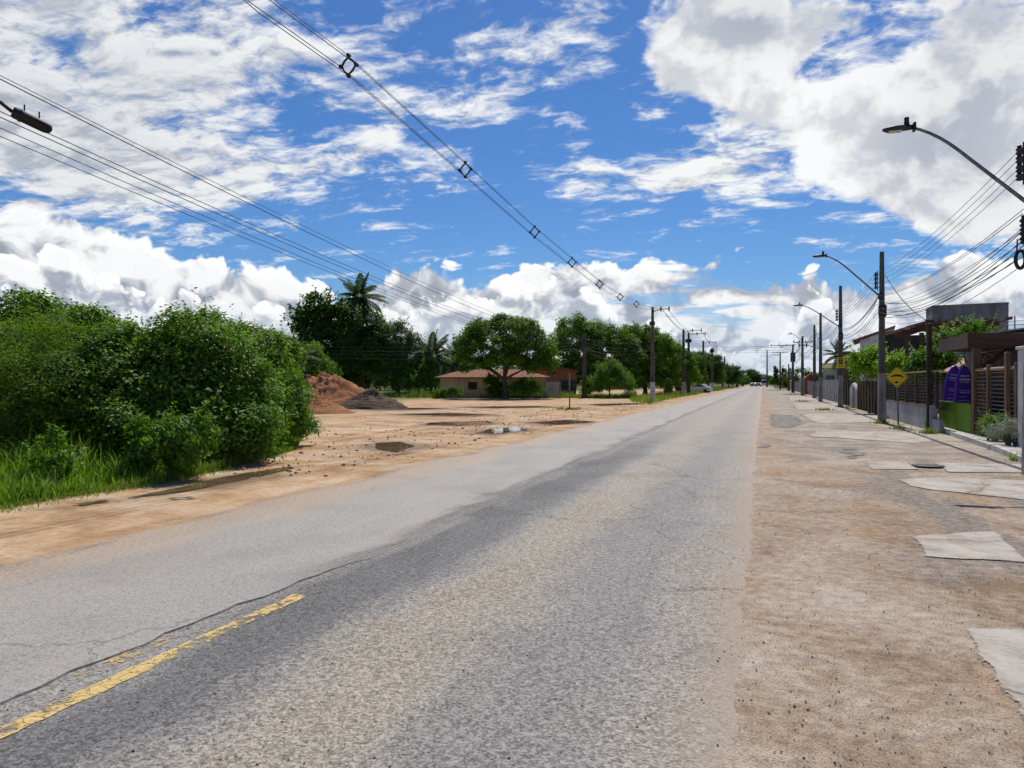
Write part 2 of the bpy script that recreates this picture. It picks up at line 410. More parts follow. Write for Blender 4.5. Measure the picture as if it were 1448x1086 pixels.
def z_right(b, c, gx, gy, mid, fin, o):
    wob = (mid - .5) * .9 + (fin - .5) * .25
    xx = gx + wob
    tan = b.step(xx, -2.75, -2.35) * b.step(xx, -2.0, -1.4, 1, 0) + b.step(xx, -.95, -.5) * .55
    c = b.mix(tan * .62, c, b.mul(c, (1.28, 1.15, .97)))
    dark = b.step(xx, -3.75, -3.35) * b.step(xx, -3.0, -2.5, 1, 0) * b.step(gy, 18, 30, 1, .15)
    c = b.mix(dark * .95, c, b.mul(c, (.50, .52, .57)))
    grey = b.step(xx, -1.75, -1.35) * b.step(xx, -.95, -.7, 1, 0)
    c = b.mix(grey * .7, c, b.mul(c, (.80, .83, .87)))
    worn = b.step(b.noise(b.vm('ADD', o, (13.0, 3.0, 0)), .55, 5, .65), .54, .68)
    c = b.mix(worn * .5, c, b.mul(c, (.70, .70, .72)))
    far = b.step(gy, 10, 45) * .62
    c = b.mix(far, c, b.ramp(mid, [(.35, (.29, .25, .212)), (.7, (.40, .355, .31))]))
    dust = b.step(gx + wob * .5 + (b.noise(o, 45, 3, .7) - .5) * .5, -.55, -.02)
    return b.mix(dust * .8, c, (.43, .335, .25))
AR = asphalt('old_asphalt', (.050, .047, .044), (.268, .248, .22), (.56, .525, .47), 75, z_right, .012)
def z_left(b, c, gx, gy, mid, fin, o):
    wob = (mid - .5) * 2.2 + (fin - .5) * .5
    e = b.step(gx + wob, -6.6, -5.1, 1, 0)
    c = b.mix(e * .85, c, b.ramp(fin, [(.35, (.36, .245, .155)), (.65, (.47, .36, .25))]))
    st = b.step(b.noise(b.vm('MULTIPLY', o, (1.6, .12, 1)), 1.5, 5, .6, .3), .5, .66)
    c = b.mix(st * .35, c, (.40, .35, .295))
    c = b.mix(b.step(b.noise(o, .5, 5, .6), .5, .7) * .45, c, b.mul(c, (.78, .78, .80)))
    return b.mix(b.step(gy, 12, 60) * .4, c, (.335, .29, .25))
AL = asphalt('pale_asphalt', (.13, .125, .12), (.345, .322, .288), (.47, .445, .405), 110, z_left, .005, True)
def edge(x0, amp, ys, seed, f=1.0):
    r = np.random.default_rng(seed); ph = r.uniform(0, 6.28, 8)
    return [(x0 + amp * sum(math.sin(y * f * k + ph[i]) / max(1, k ** .55) for i, k in enumerate((.13, .61, 1.9, 4.9, 9.1, 17.0))) * .5, y) for y in ys]
yr = list(np.concatenate([np.arange(-12, 40, .12), np.arange(40, 120, .8), np.arange(120, 640, 10)]))
def strip(name, le, re, z, mat):
    n = len(le); V = [(x_, y_, z) for x_, y_ in le] + [(x_, y_, z) for x_, y_ in re]
    mb = MB(); mb.add(V, [(i, n + i, n + i + 1, i + 1) for i in range(n - 1)])
    o = mb.build(name, mat); o['kind'] = 'structure'; return o
rj = np.random.default_rng(77); yr2 = list(np.concatenate([np.arange(-12, 14, .035), np.arange(14, 60, .1), np.arange(60, 640, 4)]))
re_ = [(x_ + rj.normal(0, .014) + .03 * math.sin(y_ * 7 + 2 * math.sin(y_ * 3)) * math.sin(y_ * 2.3), y_) for x_, y_ in edge(-.10, .035, yr2, 2)]
n = len(re_); mb = MB(); mb.add([(-6.6, y_, .005) for y_ in yr2] + [(-.32, y_, .005) for y_ in yr2] + [(x_, y_, -.001) for x_, y_ in re_], [q for i in range(n - 1) for q in ((i, n + i, n + i + 1, i + 1), (n + i, 2 * n + i, 2 * n + i + 1, n + i + 1))])
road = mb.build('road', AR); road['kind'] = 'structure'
le, re = edge(-7.0, .14, yr, 3), edge(-3.62, .09, yr, 4)
ends = 14.0
re = [(x_ - .22 * max(0, 1 - abs(y_ - 4.2) / 3.0), y_) for x_, y_ in re]
le = [(x_, y_) for x_, y_ in le]
ov = strip('road_overlay', le, re, .018, AL)
re = [q for q in re if q[1] < 6.2]; mb = MB(); n = len(re); mb.add([(x_, y_, .018) for x_, y_ in re] + [(x_ + .006, y_, .0045) for x_, y_ in re], [(i, n + i, n + i + 1, i + 1) for i in range(n - 1)])
ovs = mb.build('road_overlay_edge', simple('broken_asphalt', (.11, .10, .095), (.24, .225, .21), 20)); ovs['kind'] = 'structure'
# worn paint
def paint(name, col, lo_, hi_):
    m, b, p, o, out = material(name)
    n = b.noise(o, 9, 5, .7, .3) * .55 + b.noise(b.vm('MULTIPLY', o, (1, .3, 1)), 3.0, 4, .6) * .45
    crk = b.voro(b.vm('ADD', o, b.vm('SCALE', b.noise(o, 9, 3, color=True), .12)), 9, 'DISTANCE_TO_EDGE')
    keep = b.step(n, lo_, hi_) * b.step(crk, .010, .035)
    pset(b, p, b.mix(b.step(b.noise(o, 40, 3, .7), .35, .65), tuple(k * .72 for k in col), col), .7, 0, .3, b.bump(n, .006))
    tr = b.new('ShaderNodeBsdfTransparent'); mx = b.new('ShaderNodeMixShader')
    b.put(mx.inputs[0], keep); b.l.new(tr.outputs[0], mx.inputs[1]); b.l.new(p.outputs[0], mx.inputs[2]); b.l.new(mx.outputs[0], out.inputs[0])
    return m
YP, YF, WF = paint('yellow_paint', (.70, .50, .19), .405, .51), paint('faded_yellow_paint', (.58, .42, .19), .54, .62), paint('faded_white_paint', (.6, .58, .54), .46, .56)
def mark(L, y0, y1, w, mat, name):
    n = max(2, int((y1 - y0) / .08)); r = np.random.default_rng(int(y0 * 10) & 255)
    V = []
    for i in range(n + 1):
        y_ = y0 + (y1 - y0) * i / n; V += [(L - w/2 + r.normal(0, .006), y_, .0095), (L + w/2 + r.normal(0, .006), y_, .0095)]
    mb = MB(); mb.add(V, [(2*i, 2*i+1, 2*i+3, 2*i+2) for i in range(n)])
    o = mb.build(name, mat); o['kind'] = 'structure'
ye = gp(428, 843).y
mark(-3.50, 1.5, ye, .13, YP, 'yellow_road_line')
mark(-3.74, 3.0, gp(150, 934).y + .5, .12, YF, 'yellow_road_line')
mark(-3.57, gp(574, 770).y - .3, gp(574, 770).y + .5, .1, YF, 'yellow_road_line')
for y0, y1 in ((42, 45), (56, 60), (70, 74), (88, 94)): mark(-3.05, y0, y1, .14, WF, 'white_road_line')
def softmask(b, p, out, o, sc=5.0, lo_=.30, hi_=.42, amp=1.1):     # broken, sand covered rim instead of a cut edge
    at = b.new('ShaderNodeAttribute', attribute_name='core'); tr = b.new('ShaderNodeBsdfTransparent'); mx = b.new('ShaderNodeMixShader')
    k = b.step(E(b, at.outputs['Fac']) * .75 + (b.noise(o, sc, 6, .68) - .5) * amp + (b.noise(o, sc * 9, 3, .65) - .5) * .35, lo_, hi_)
    b.put(mx.inputs[0], k); b.l.new(tr.outputs[0], mx.inputs[1]); b.l.new(p.outputs[0], mx.inputs[2]); b.l.new(mx.outputs[0], out.inputs[0])
# concrete aprons on the right shoulder
m, b, p, o, out = material('worn_concrete'); CONC = m
n = b.noise(o, 1.7, 7, .62); f = b.noise(o, 24, 4, .65); st = b.step(b.noise(b.vm('ADD', o, (4, 9, 0)), 2.6, 6, .7), .52, .64)
c = b.ramp(n * .7 + f * .3, [(.36, (.29, .245, .20)), (.52, (.43, .385, .33)), (.68, (.51, .465, .41))])
c = b.mix(st * .65, c, (.37, .275, .195))
crk = b.step(b.voro(b.vm('ADD', o, b.vm('SCALE', b.noise(o, 2, 4, color=True), .6)), .55, 'DISTANCE_TO_EDGE'), .004, .016, 1.0, 0.0)
pset(b, p, b.mix(crk * .55, c, (.12, .1, .085)), .85, 0, .25, b.bump(n * .5 + f * .4 - crk, .012))
softmask(b, p, out, o, 4.0, .10, .20, amp=.35)

def jag(poly, step=.25, amp=.02, seed=3):
    r = np.random.default_rng(seed); out = []
    for a_, c_ in zip(poly, poly[1:] + poly[:1]):
        k = max(1, int((Vector(c_[:2]) - Vector(a_[:2])).length / step))
        for i in range(k):
            t = i / k; out.append((a_[0] + (c_[0] - a_[0]) * t + r.normal(0, amp), a_[1] + (c_[1] - a_[1]) * t + r.normal(0, amp)))
    return out
def in_poly(P, poly):
    x_, y_ = P[:, 0], P[:, 1]; ins = np.zeros(len(P), bool); j = len(poly) - 1
    for i in range(len(poly)):
        xi, yi = poly[i]; xj, yj = poly[j]
        ins ^= ((yi > y_) != (yj > y_)) & (x_ < (xj - xi) * (y_ - yi) / (yj - yi + 1e-12) + xi); j = i
    return ins
def soft(name, poly, z, mat, inset):                      # gridded sheet carrying the distance from its outline
    P = np.array([tuple(q[:2]) for q in poly], float); lo_, hi_ = P.min(0), P.max(0)
    ext = hi_ - lo_; st = max(.04, min(inset * .45, ext.min() / 8), ext.max() / 150)
    xs_, ys_ = np.arange(lo_[0], hi_[0] + st, st), np.arange(lo_[1], hi_[1] + st, st)
    X_, Y_ = np.meshgrid(xs_, ys_); Q = np.stack([X_.ravel(), Y_.ravel()], -1); d = np.full(len(Q), 1e9)
    for a_, c_ in zip(P, np.roll(P, -1, 0)):
        e = c_ - a_; t_ = np.clip(((Q - a_) @ e) / max(1e-9, e @ e), 0, 1); d = np.minimum(d, np.linalg.norm(Q - a_ - t_[:, None] * e, axis=1))
    d = np.where(in_poly(Q, [tuple(q) for q in P]), d, -d); core = np.clip(d / inset, 0, 1); nx_ = len(xs_)
    I_ = (np.arange(len(ys_) - 1)[:, None] * nx_ + np.arange(nx_ - 1)[None]).ravel(); Fc = np.stack([I_, I_ + 1, I_ + nx_ + 1, I_ + nx_], -1)
    Fc = Fc[(core[Fc] > 0).any(1)]; me = bpy.data.meshes.new(name)
    u_, inv_ = np.unique(Fc, return_inverse=True); Fc = inv_.reshape(-1, 4)
    me.from_pydata(np.concatenate([Q[u_], np.full((len(u_), 1), z)], 1).tolist(), [], Fc.tolist()); me.materials.append(mat)
    a = me.attributes.new('core', 'FLOAT', 'POINT'); a.data.foreach_set('value', core[u_].astype(np.float32))
    o = link(name, me); o['kind'] = 'structure'; return o
def slab(pxs, z0, z1, seed, mat=None, name='concrete_slab', amp=.022):
    poly = jag([gp(*q)[:2] for q in pxs], .25, amp, seed)
    return soft(name, poly, max(.006, z1 * .5) + .0004 * seed, mat or CONC, max(.14, amp * 4))
slab([(1357, 888), (1560, 889), (1640, 1120), (1520, 1110), (1448, 1026)], -.05, .016, 1)
slab([(1288, 757), (1408, 751), (1449, 789), (1500, 800), (1308, 787)], -.05, .012, 2)
slab([(1262, 678), (1340, 675), (1560, 684), (1620, 716), (1448, 707), (1300, 691)], -.05, .014, 3)
slab([(1222, 653), (1282, 651.5), (1300, 664), (1232, 664)], -.05, .016, 4)
slab([(1318, 654), (1448, 657), (1600, 662), (1600, 670), (1340, 668), (1330, 662)], -.05, .014, 5)
slab([(1150, 608), (1302, 612), (1330, 622), (1310, 628), (1140, 617)], -.05, .012, 6, amp=.1)
slab([(1128, 585), (1240, 586), (1262, 597), (1150, 599)], -.05, .012, 7, amp=.1)
slab([(1118, 570), (1190, 571), (1215, 580), (1125, 580)], -.05, .010, 8, amp=.12)
slab([(1112, 560.5), (1150, 561), (1170, 566), (1115, 566)], -.05, .010, 9, amp=.12)
m, b, p, o, out = material('patched_tarmac'); DARKPATCH = m
pset(b, p, b.ramp(b.noise(o, 60, 3, .7) * .6 + b.noise(o, 3, 5) * .4, [(.35, (.12, .11, .10)), (.62, (.31, .28, .245))]), .9, 0, .2, b.bump(b.noise(o, 60, 3, .7), .01))
softmask(b, p, out, o, 3.0)
slab([(1083, 585), (1128, 587), (1146, 600), (1120, 606), (1084, 604)], -.05, .007, 11, DARKPATCH, 'tarmac_patch', .12)
slab([(1168, 632), (1222, 634), (1238, 646), (1190, 650)], -.05, .007, 12, DARKPATCH, 'tarmac_patch', .12)
slab([(1070, 628), (1092, 629), (1090, 634), (1064, 634)], -.05, .010, 13, DARKPATCH, 'tarmac_patch', .05)
NT.D = '3D'
# pavement with a kerb along the walls
KERB = simple('kerb_concrete', (.36, .33, .30), (.60, .57, .53), 5, .85, .006)
kpx = [(1322, 607), (1352, 619), (1400, 636), (1448, 656), (1560, 699)]
kp = [gp(*q) for q in kpx]
inner = [Vector((k.x + .18, k.y + .05, 0)) for k in kp]
for i in range(len(kp) - 1):
    a_, c_ = kp[i], kp[i+1]; n = max(1, round((c_ - a_).length / 1.0))
    for j in range(n):
        q0, q1 = a_.lerp(c_, (j + .012) / n), a_.lerp(c_, (j + .988) / n); off = Vector((.17, .05, 0))
        k = MB().prism([q1[:2], (q1 + off)[:2], (q0 + off)[:2], q0[:2]][::-1] if False else [q0[:2], q1[:2], (q1 + off)[:2], (q0 + off)[:2]][::-1], -.05, .13 + .008 * math.sin(7 * j + i)).build('kerb', KERB)
        k['kind'] = 'structure'
slabpoly = [(k.x + .175, k.y + .05) for k in kp] + [(9.5, kp[-1].y), (9.5, kp[0].y + 1.0), (5.75, kp[0].y + 1.0)]
MB().prism(slabpoly[::-1], -.05, .11).build('pavement', simple('pavement_concrete', (.30, .27, .24), (.47, .44, .40), 2.2, .88, .008))['kind'] = 'structure'
# manhole-like dark hole in the apron
tag(MB().lathe(gp(1312, 660, .018), [(.30, 0), (.30, .012), (.27, .016), (.0, .016)], 20).build('manhole_cover', simple('cast_iron', (.03, .03, .03), (.08, .075, .07), 8, .6, .004, .6)),
    'round dark manhole cover set flush in the concrete apron', 'manhole cover')
# puddles and their wet rims
m, b, p, o, out = material('puddle_water'); WATER = m
pset(b, p, b.mix(b.step(b.noise(o, .8, 4), .4, .6), (.13, .085, .045), (.20, .14, .08)), .035, 0, .5, b.bump(b.noise(o, 5, 2), .0015, .2)); softmask(b, p, out, o, 1.6, .2, .3)
NT.D = '2D'
m, b, p, o, out = material('wet_sand'); WET = m
pset(b, p, b.ramp(b.noise(o, 2.5, 5), [(.35, (.20, .122, .068)), (.65, (.33, .22, .13))]), .55, 0, .3, b.bump(b.noise(o, 6, 5), .012)); softmask(b, p, out, o, 2.2, .02, .85, .7)
NT.D = '3D'
def pool(name, pxs, z, mat, grow, seed, amp):
    P = [gp(*q) for q in pxs]; c_ = sum(P, Vector()) / len(P); r = np.random.default_rng(seed)
    pts = []
    for i in range(len(P)):
        for t in (0, .2, .4, .6, .8):
            q = P[i].lerp(P[(i+1) % len(P)], t); dr = q - c_; q = c_ + dr * (1 + grow / max(.3, dr.length))
            pts.append((q.x + r.normal(0, amp), q.y + r.normal(0, amp)))
    soft(name, pts, z, mat, .85 if name == 'wet_sand' else .12)
pools = [[(300, 678), (355, 668), (412, 659), (420, 662), (380, 672), (330, 683), (235, 700), (170, 706), (235, 693)],
         [(95, 714), (150, 707), (165, 709), (110, 716)],
         [(528, 627), (565, 625), (590, 631), (560, 640), (530, 636)],
         [(606, 598), (690, 595), (700, 599), (650, 602), (600, 601)],
         [(690, 607), (735, 604), (748, 609), (700, 614), (668, 613)],
         [(740, 598), (800, 594), (850, 597), (790, 601)],
         [(556, 586), (640, 584), (700, 587), (640, 589)],
         [(640, 575.5), (760, 574.5), (790, 576), (700, 577.3)],
         [(828, 572), (900, 570), (915, 571.5), (850, 574)],
         [(470, 578.5), (590, 577), (640, 578), (560, 580)]]
for i, q in enumerate(pools):
    pool('wet_sand', q, .007 + .0004 * i, WET, .75 if i < 6 else 1.2, 20 + i, .05)
    pool('puddle', q, .012 + .0004 * i, WATER, 0.0, 40 + i, .03)
# tyre ridges and clods of the churned lot, loose stones on the shoulder
def stones(name, n, fx, size, mat, seed, zf=0.0):
    r = np.random.default_rng(seed); V = []; Fs = []
    base = np.array([(1,0,0),(-1,0,0),(0,1,0),(0,-1,0),(0,0,1),(0,0,-1)], float)
    tri = np.array([(0,2,4),(2,1,4),(1,3,4),(3,0,4),(2,0,5),(1,2,5),(3,1,5),(0,3,5)])
    P = fx(r, n); s_ = size[0] * (size[1] / size[0]) ** (r.random(n) ** 3)
    B = base[None] * r.uniform(.55, 1.3, (n, 6, 1)) * s_[:, None, None]
    B[..., 2] *= .62
    a_ = r.uniform(0, 6.28, n); ca, sa = np.cos(a_)[:, None], np.sin(a_)[:, None]
    Q = np.stack([B[..., 0]*ca - B[..., 1]*sa, B[..., 0]*sa + B[..., 1]*ca, B[..., 2]], -1)
    Q[..., 0] += P[:, 0, None]; Q[..., 1] += P[:, 1, None]; Q[..., 2] += s_[:, None] * .25 + zf
    o = link(name, npmesh(name, Q.reshape(-1, 3), (np.arange(n)[:, None, None] * 6 + tri[None]).reshape(-1, 3), mat)); o['kind'] = 'stuff'
    return o
m, b, p, o, _ = material('road_stone')
gi = b.new('ShaderNodeNewGeometry')
pset(b, p, b.ramp(E(b, gi.outputs['Random Per Island']), [(0, (.04, .035, .03)), (.35, (.10, .085, .07)), (.6, (.27, .215, .165)), (1, (.55, .49, .42))]), .85, 0, .3)
STONE = m
def shoulder(r, n):
    y_ = 3.2 + 26 * r.random(n) ** 1.9; x_ = -.15 + 5.6 * r.beta(1.1, 1.5, n); k = np.sin(x_ * 1.7 + y_ * .9) + np.sin(y_ * .6 - x_); x_ += .25 * k
    return np.stack([np.clip(x_, -.3, 5.6), y_], -1)
stones('loose_gravel', 11000, shoulder, (.003, .010), STONE, 5, .004)
def onroad(r, n):
    return np.stack([-6.2 * r.random(n) - .1, 2.8 + 13 * r.random(n) ** 1.7], -1)
stones('road_grit', 2500, onroad, (.003, .010), STONE, 6, .006)
m2 = simple('sand_clod', (.24, .15, .085), (.45, .31, .20), 5, .95)
def lot(r, n):
    y_ = 12 + 60 * r.random(n) ** 1.5; x_ = -7.3 - r.gamma(1.6, 3.0, n); return np.stack([x_, y_], -1)
stones('sand_clods', 2600, lot, (.012, .06), m2, 8, 0.0)
# ---------------------------------------------------------------- foliage
def leaf_mat(name, lo_, mid_, hi_, trans=.28, rough=.42, vary=.5):
    m, b, p, o, out = material(name)
    gi = b.new('ShaderNodeNewGeometry'); r = E(b, gi.outputs['Random Per Island'])
    cl = b.noise(o, 1.5, 3, .6)
    c = b.ramp(r * (1 - vary) + (cl - .5) * 1.6 * vary + vary * .5, [(.05, lo_), (.5, mid_), (.95, hi_)])
    pset(b, p, c, rough + .1, 0, .22)
    tr = b.new('ShaderNodeBsdfTranslucent'); b.put(tr.inputs['Color'], b.mul(c, (1.35, 1.5, .55)))
    mx = b.new('ShaderNodeMixShader'); mx.inputs[0].default_value = trans
    b.l.new(p.outputs[0], mx.inputs[1]); b.l.new(tr.outputs[0], mx.inputs[2]); b.l.new(mx.outputs[0], out.inputs[0])
    return m
BARK = simple('bark', (.05, .038, .027), (.15, .12, .09), 3, .92, .03, streak=(3, 3, .6))
L_SHRUB = leaf_mat('shrub_leaf', (.026, .075, .008), (.098, .195, .016), (.23, .34, .035), trans=.42)
L_FRESH = leaf_mat('fresh_leaf', (.05, .12, .012), (.10, .215, .02), (.19, .32, .04), trans=.4)
L_FINE = leaf_mat('fine_leaf', (.06, .115, .014), (.115, .20, .024), (.20, .28, .05), rough=.55, trans=.4)
L_DARK = leaf_mat('dark_leaf', (.022, .058, .009), (.056, .125, .016), (.13, .21, .028), trans=.42)
L_MANGO = leaf_mat('mango_leaf', (.034, .080, .008), (.105, .20, .016), (.22, .33, .032), trans=.42)
L_VINE = leaf_mat('vine_leaf', (.045, .085, .022), (.09, .15, .04), (.16, .22, .07), rough=.5)
L_LIME = leaf_mat('lime_leaf', (.12, .22, .015), (.21, .36, .025), (.32, .48, .05), trans=.45)
L_PALM = leaf_mat('palm_leaf', (.018, .038, .016), (.040, .075, .030), (.10, .14, .06), rough=.55, trans=.25)
L_SILVER = leaf_mat('silver_leaf', (.20, .24, .20), (.34, .38, .33), (.5, .52, .47), trans=.15, rough=.7)
L_GRASS = leaf_mat('grass_blade', (.07, .14, .014), (.15, .27, .028), (.28, .38, .08), trans=.45, rough=.5)
L_DRY = leaf_mat('mixed_grass', (.08, .13, .014), (.17, .25, .03), (.33, .36, .10), trans=.3, rough=.6)
def unit(v): return v / np.maximum(np.linalg.norm(v, axis=-1, keepdims=True), 1e-9)
def leaf_faces(P, Nn, T, ln, wd, fold=.25):
    """folded rhombic leaves: base P, axis T, face normal Nn"""
    B = unit(np.cross(Nn, T)); Nn = np.cross(T, B)
    l_ = ln[:, None]; w = wd[:, None]
    m_ = P + T * l_ * .45 + Nn * w * fold
    V = np.stack([P, m_ + B * w * .5, P + T * l_ - Nn * l_ * .10, m_ - B * w * .5], 1).reshape(-1, 3)
    k = np.arange(len(P))[:, None] * 4
    return V, np.concatenate([k + [[0, 1, 2]], k + [[0, 2, 3]]], 0)
def crown_mesh(name, vols, nclump, nleaf, cr, leaf, mat, seed, asp=.45, upb=.35, floor=.05, shoots=0, shoot_len=.5, inner=.25, shell=(.72, 1.05), droop=0.0, low=-.55, flat_=.75):
    r = np.random.default_rng(seed)
    C = np.array([v[0] for v in vols], float); R = np.array([v[1] for v in vols], float)
    wts = (R[:, 0] * R[:, 2]); wts /= wts.sum()
    idx = r.choice(len(vols), nclump, p=wts)
    d = unit(r.normal(size=(nclump, 3))); d[:, 2] = np.where(d[:, 2] < low, -d[:, 2], d[:, 2])
    rf = r.uniform(*shell, nclump); rf = np.where(r.random(nclump) < inner, r.uniform(.25, .75, nclump), rf)
    cc = C[idx] + d * R[idx] * rf[:, None]
    # drop clumps buried in another volume
    keep = np.ones(nclump, bool)
    for k in range(len(vols)):
        q = np.linalg.norm((cc - C[k]) / R[k], axis=1); keep &= ~((q < .6) & (idx != k))
    cc, d = cc[keep], d[keep]; n = len(cc)
    cs = cr * r.uniform(.55, 1.35, n)
    nl = np.maximum(6, (nleaf * (cs / cr) ** 2).astype(int))
    own = np.repeat(np.arange(n), nl); N = len(own)
    g = r.normal(size=(N, 3)); g = unit(g) * (r.random(N) ** .5)[:, None]
    off = g * cs[own][:, None] * np.array([1, 1, flat_])
    P = cc[own] + off
    out = unit(d[own] * .8 + g * .6 + r.normal(size=(N, 3)) * .45 + np.array([0, 0, upb]))
    T = unit(np.cross(out, r.normal(size=(N, 3)))); T = unit(T + d[own] * .35 + np.array([0, 0, -droop]))
    ln = leaf * r.uniform(.6, 1.35, N)
    Vs, Fs, Pl = [], [], []
    if shoots:
        k = r.integers(0, n, shoots); sd_ = unit(d[k] * .7 + np.array([0, 0, .75]) + r.normal(size=(shoots, 3)) * .3)
        per = 12; t = np.tile(np.linspace(.1, 1, per), shoots)
        sl = np.repeat(shoot_len * r.uniform(.5, 1.4, shoots), per); dr = np.repeat(sd_, per, 0)
        bend = np.repeat(r.normal(size=(shoots, 3)) * .25, per, 0)
        Ps = np.repeat(cc[k], per, 0) + (dr + bend * t[:, None]) * (sl * t)[:, None] + dr * cs[np.repeat(k, per)][:, None] * .4
        side = unit(np.cross(dr, r.normal(size=(len(Ps), 3))))
        Ts = unit(side + dr * .55); Ns = unit(np.cross(Ts, np.cross(dr, Ts)) + r.normal(size=Ts.shape) * .3 + np.array([0, 0, .3]))
        P = np.concatenate([P, Ps]); T = np.concatenate([T, Ts]); out = np.concatenate([out, Ns]); ln = np.concatenate([ln, leaf * r.uniform(.6, 1.1, len(Ps))])
    ok = P[:, 2] > floor
    P, T, out, ln = P[ok], T[ok], out[ok], ln[ok]
    V, Fc = leaf_faces(P, out, T, ln, ln * asp * r.uniform(.8, 1.2, len(ln)))
    return npmesh(name, V, Fc, mat)
def limbs(base, top, tips, r0, seed, n=7, wob=.15):
    """tapered trunk with limbs reaching the given points"""
    r = random.Random(seed); mb = MB(); base = Vector(base); top = Vector(top)
    pts = [base.lerp(top, i / 5) + Vector((r.uniform(-wob, wob), r.uniform(-wob, wob), 0)) * (i > 0) * (top - base).length * .12 for i in range(6)]
    rr = [r0 * (1.35 if i == 0 else 1 - .09 * i) for i in range(6)]
    mb.tube(pts, rr, n)
    for t in tips:
        t = Vector(t); s0 = pts[r.choice((3, 4, 5))]; mid = s0.lerp(t, .5) + Vector((r.uniform(-.3, .3), r.uniform(-.3, .3), .25)) * (t - s0).length * .3
        mb.tube([s0, s0.lerp(mid, .5) + Vector((0, 0, .04)), mid, mid.lerp(t, .5), t], [r0 * .5, r0 * .4, r0 * .3, r0 * .2, r0 * .07], 6)
        for _ in range(2):
            e = mid + Vector((r.uniform(-1, 1), r.uniform(-1, 1), r.uniform(.1, 1))) * (t - s0).length * .4
            mb.tube([mid, mid.lerp(e, .5), e], [r0 * .2, r0 * .13, r0 * .04], 5)
    return mb
PROTO = {}
def plant_proto(key, vols, kw, stems, trunk_name, bark=BARK):
    me = crown_mesh('crown', vols, **kw); tm = stems
    PROTO[key] = (me, tm, trunk_name, bark)
TM = {}
def place_plant(key, name, loc, rz, sc, label, cat, group=None, mat=None):
    me, tm, tn, bark = PROTO[key]
    t = thing(name, loc, label, cat, group); t.rotation_euler.z = rz; t.scale = sc
    c = link('crown', me, t)
    if key not in TM:
        o = MB.build(tm, tn, bark); TM[key] = o.data; bpy.data.objects.remove(o)
    link(tn, TM[key], t)
    return t
def shrub_vols(h, w, seed, n=7):
    r = random.Random(seed); out = [((0, 0, h * .45), (w * .8, w * .8, h * .45))]
    for i in range(n):
        a = 6.283 * i / n + r.uniform(-.3, .3); q = r.uniform(.4, .78) * w; z = h * (r.uniform(.12, .3) if i % 2 else r.uniform(.3, .8)); s_ = r.uniform(.33, .5) * w
        out.append(((math.cos(a) * q, math.sin(a) * q, z), (s_, s_, s_ * r.uniform(.8, 1.1))))
    out.append(((r.uniform(-.2, .2) * w, r.uniform(-.2, .2) * w, h * .82), (w * .45, w * .45, h * .18)))
    return out
def shrub_stems(h, w, seed):
    r = random.Random(seed); mb = MB()
    for i in range(9):
        a = r.uniform(0, 6.283); q = r.uniform(.3, .7) * w
        b0 = Vector((math.cos(a) * .12, math.sin(a) * .12, -.05)); t = Vector((math.cos(a) * q, math.sin(a) * q, h * r.uniform(.5, .85)))
        mb.tube([b0, b0.lerp(t, .4) + Vector((0, 0, .2)), t], [.035, .026, .008], 5)
    return mb
plant_proto('shrub1', shrub_vols(3.4, 1.5, 1), dict(nclump=330, nleaf=115, cr=.33, leaf=.12, mat=L_SHRUB, seed=1, shoots=90, shoot_len=.36, asp=.52, low=-.95, upb=.6), shrub_stems(3.4, 1.5, 1), 'stems')
plant_proto('shrub2', shrub_vols(3.3, 1.45, 2), dict(nclump=340, nleaf=120, cr=.32, leaf=.10, mat=L_SHRUB, seed=2, shoots=110, shoot_len=.34, asp=.5, low=-.95, upb=.6), shrub_stems(3.3, 1.45, 2), 'stems')
plant_proto('shrub3', shrub_vols(3.4, 1.4, 3), dict(nclump=300, nleaf=130, cr=.30, leaf=.062, mat=L_FINE, seed=3, shoots=150, shoot_len=.45, asp=.36, droop=.2, low=-.95, upb=.6), shrub_stems(3.4, 1.4, 3), 'stems')
plant_proto('shrub4', shrub_vols(2.6, 1.3, 4), dict(nclump=320, nleaf=115, cr=.31, leaf=.10, mat=L_FRESH, seed=4, shoots=100, shoot_len=.34, asp=.52, low=-.95, upb=.6), shrub_stems(2.6, 1.3, 4), 'stems')
plant_proto('low', shrub_vols(1.0, .6, 5, 5), dict(nclump=90, nleaf=60, cr=.2, leaf=.09, low=-.9, mat=L_FRESH, seed=5, shoots=45, shoot_len=.35, asp=.55, floor=.02), shrub_stems(1.0, .6, 5), 'stems')
def sapling_stems(seed, h, n):
    r = random.Random(seed); mb = MB(); ends = []
    for i in range(n):
        a = r.uniform(0, 6.28); t = Vector((math.cos(a) * .3, math.sin(a) * .3, h * r.uniform(.6, 1)))
        mb.tube([(0, 0, 0), t * .5 + Vector((0, 0, .15)), t], [.016, .011, .004], 5)
    return mb
plant_proto('sapling', [((0, 0, .7), (.42, .42, .65))], dict(nclump=24, nleaf=12, cr=.2, leaf=.17, mat=L_FRESH, seed=6, shoots=18, shoot_len=.4, low=-.9, asp=.6), sapling_stems(3, 1.1, 6), 'stems')
HG = 'shrubs of the hedge mass beside the sandy lot'
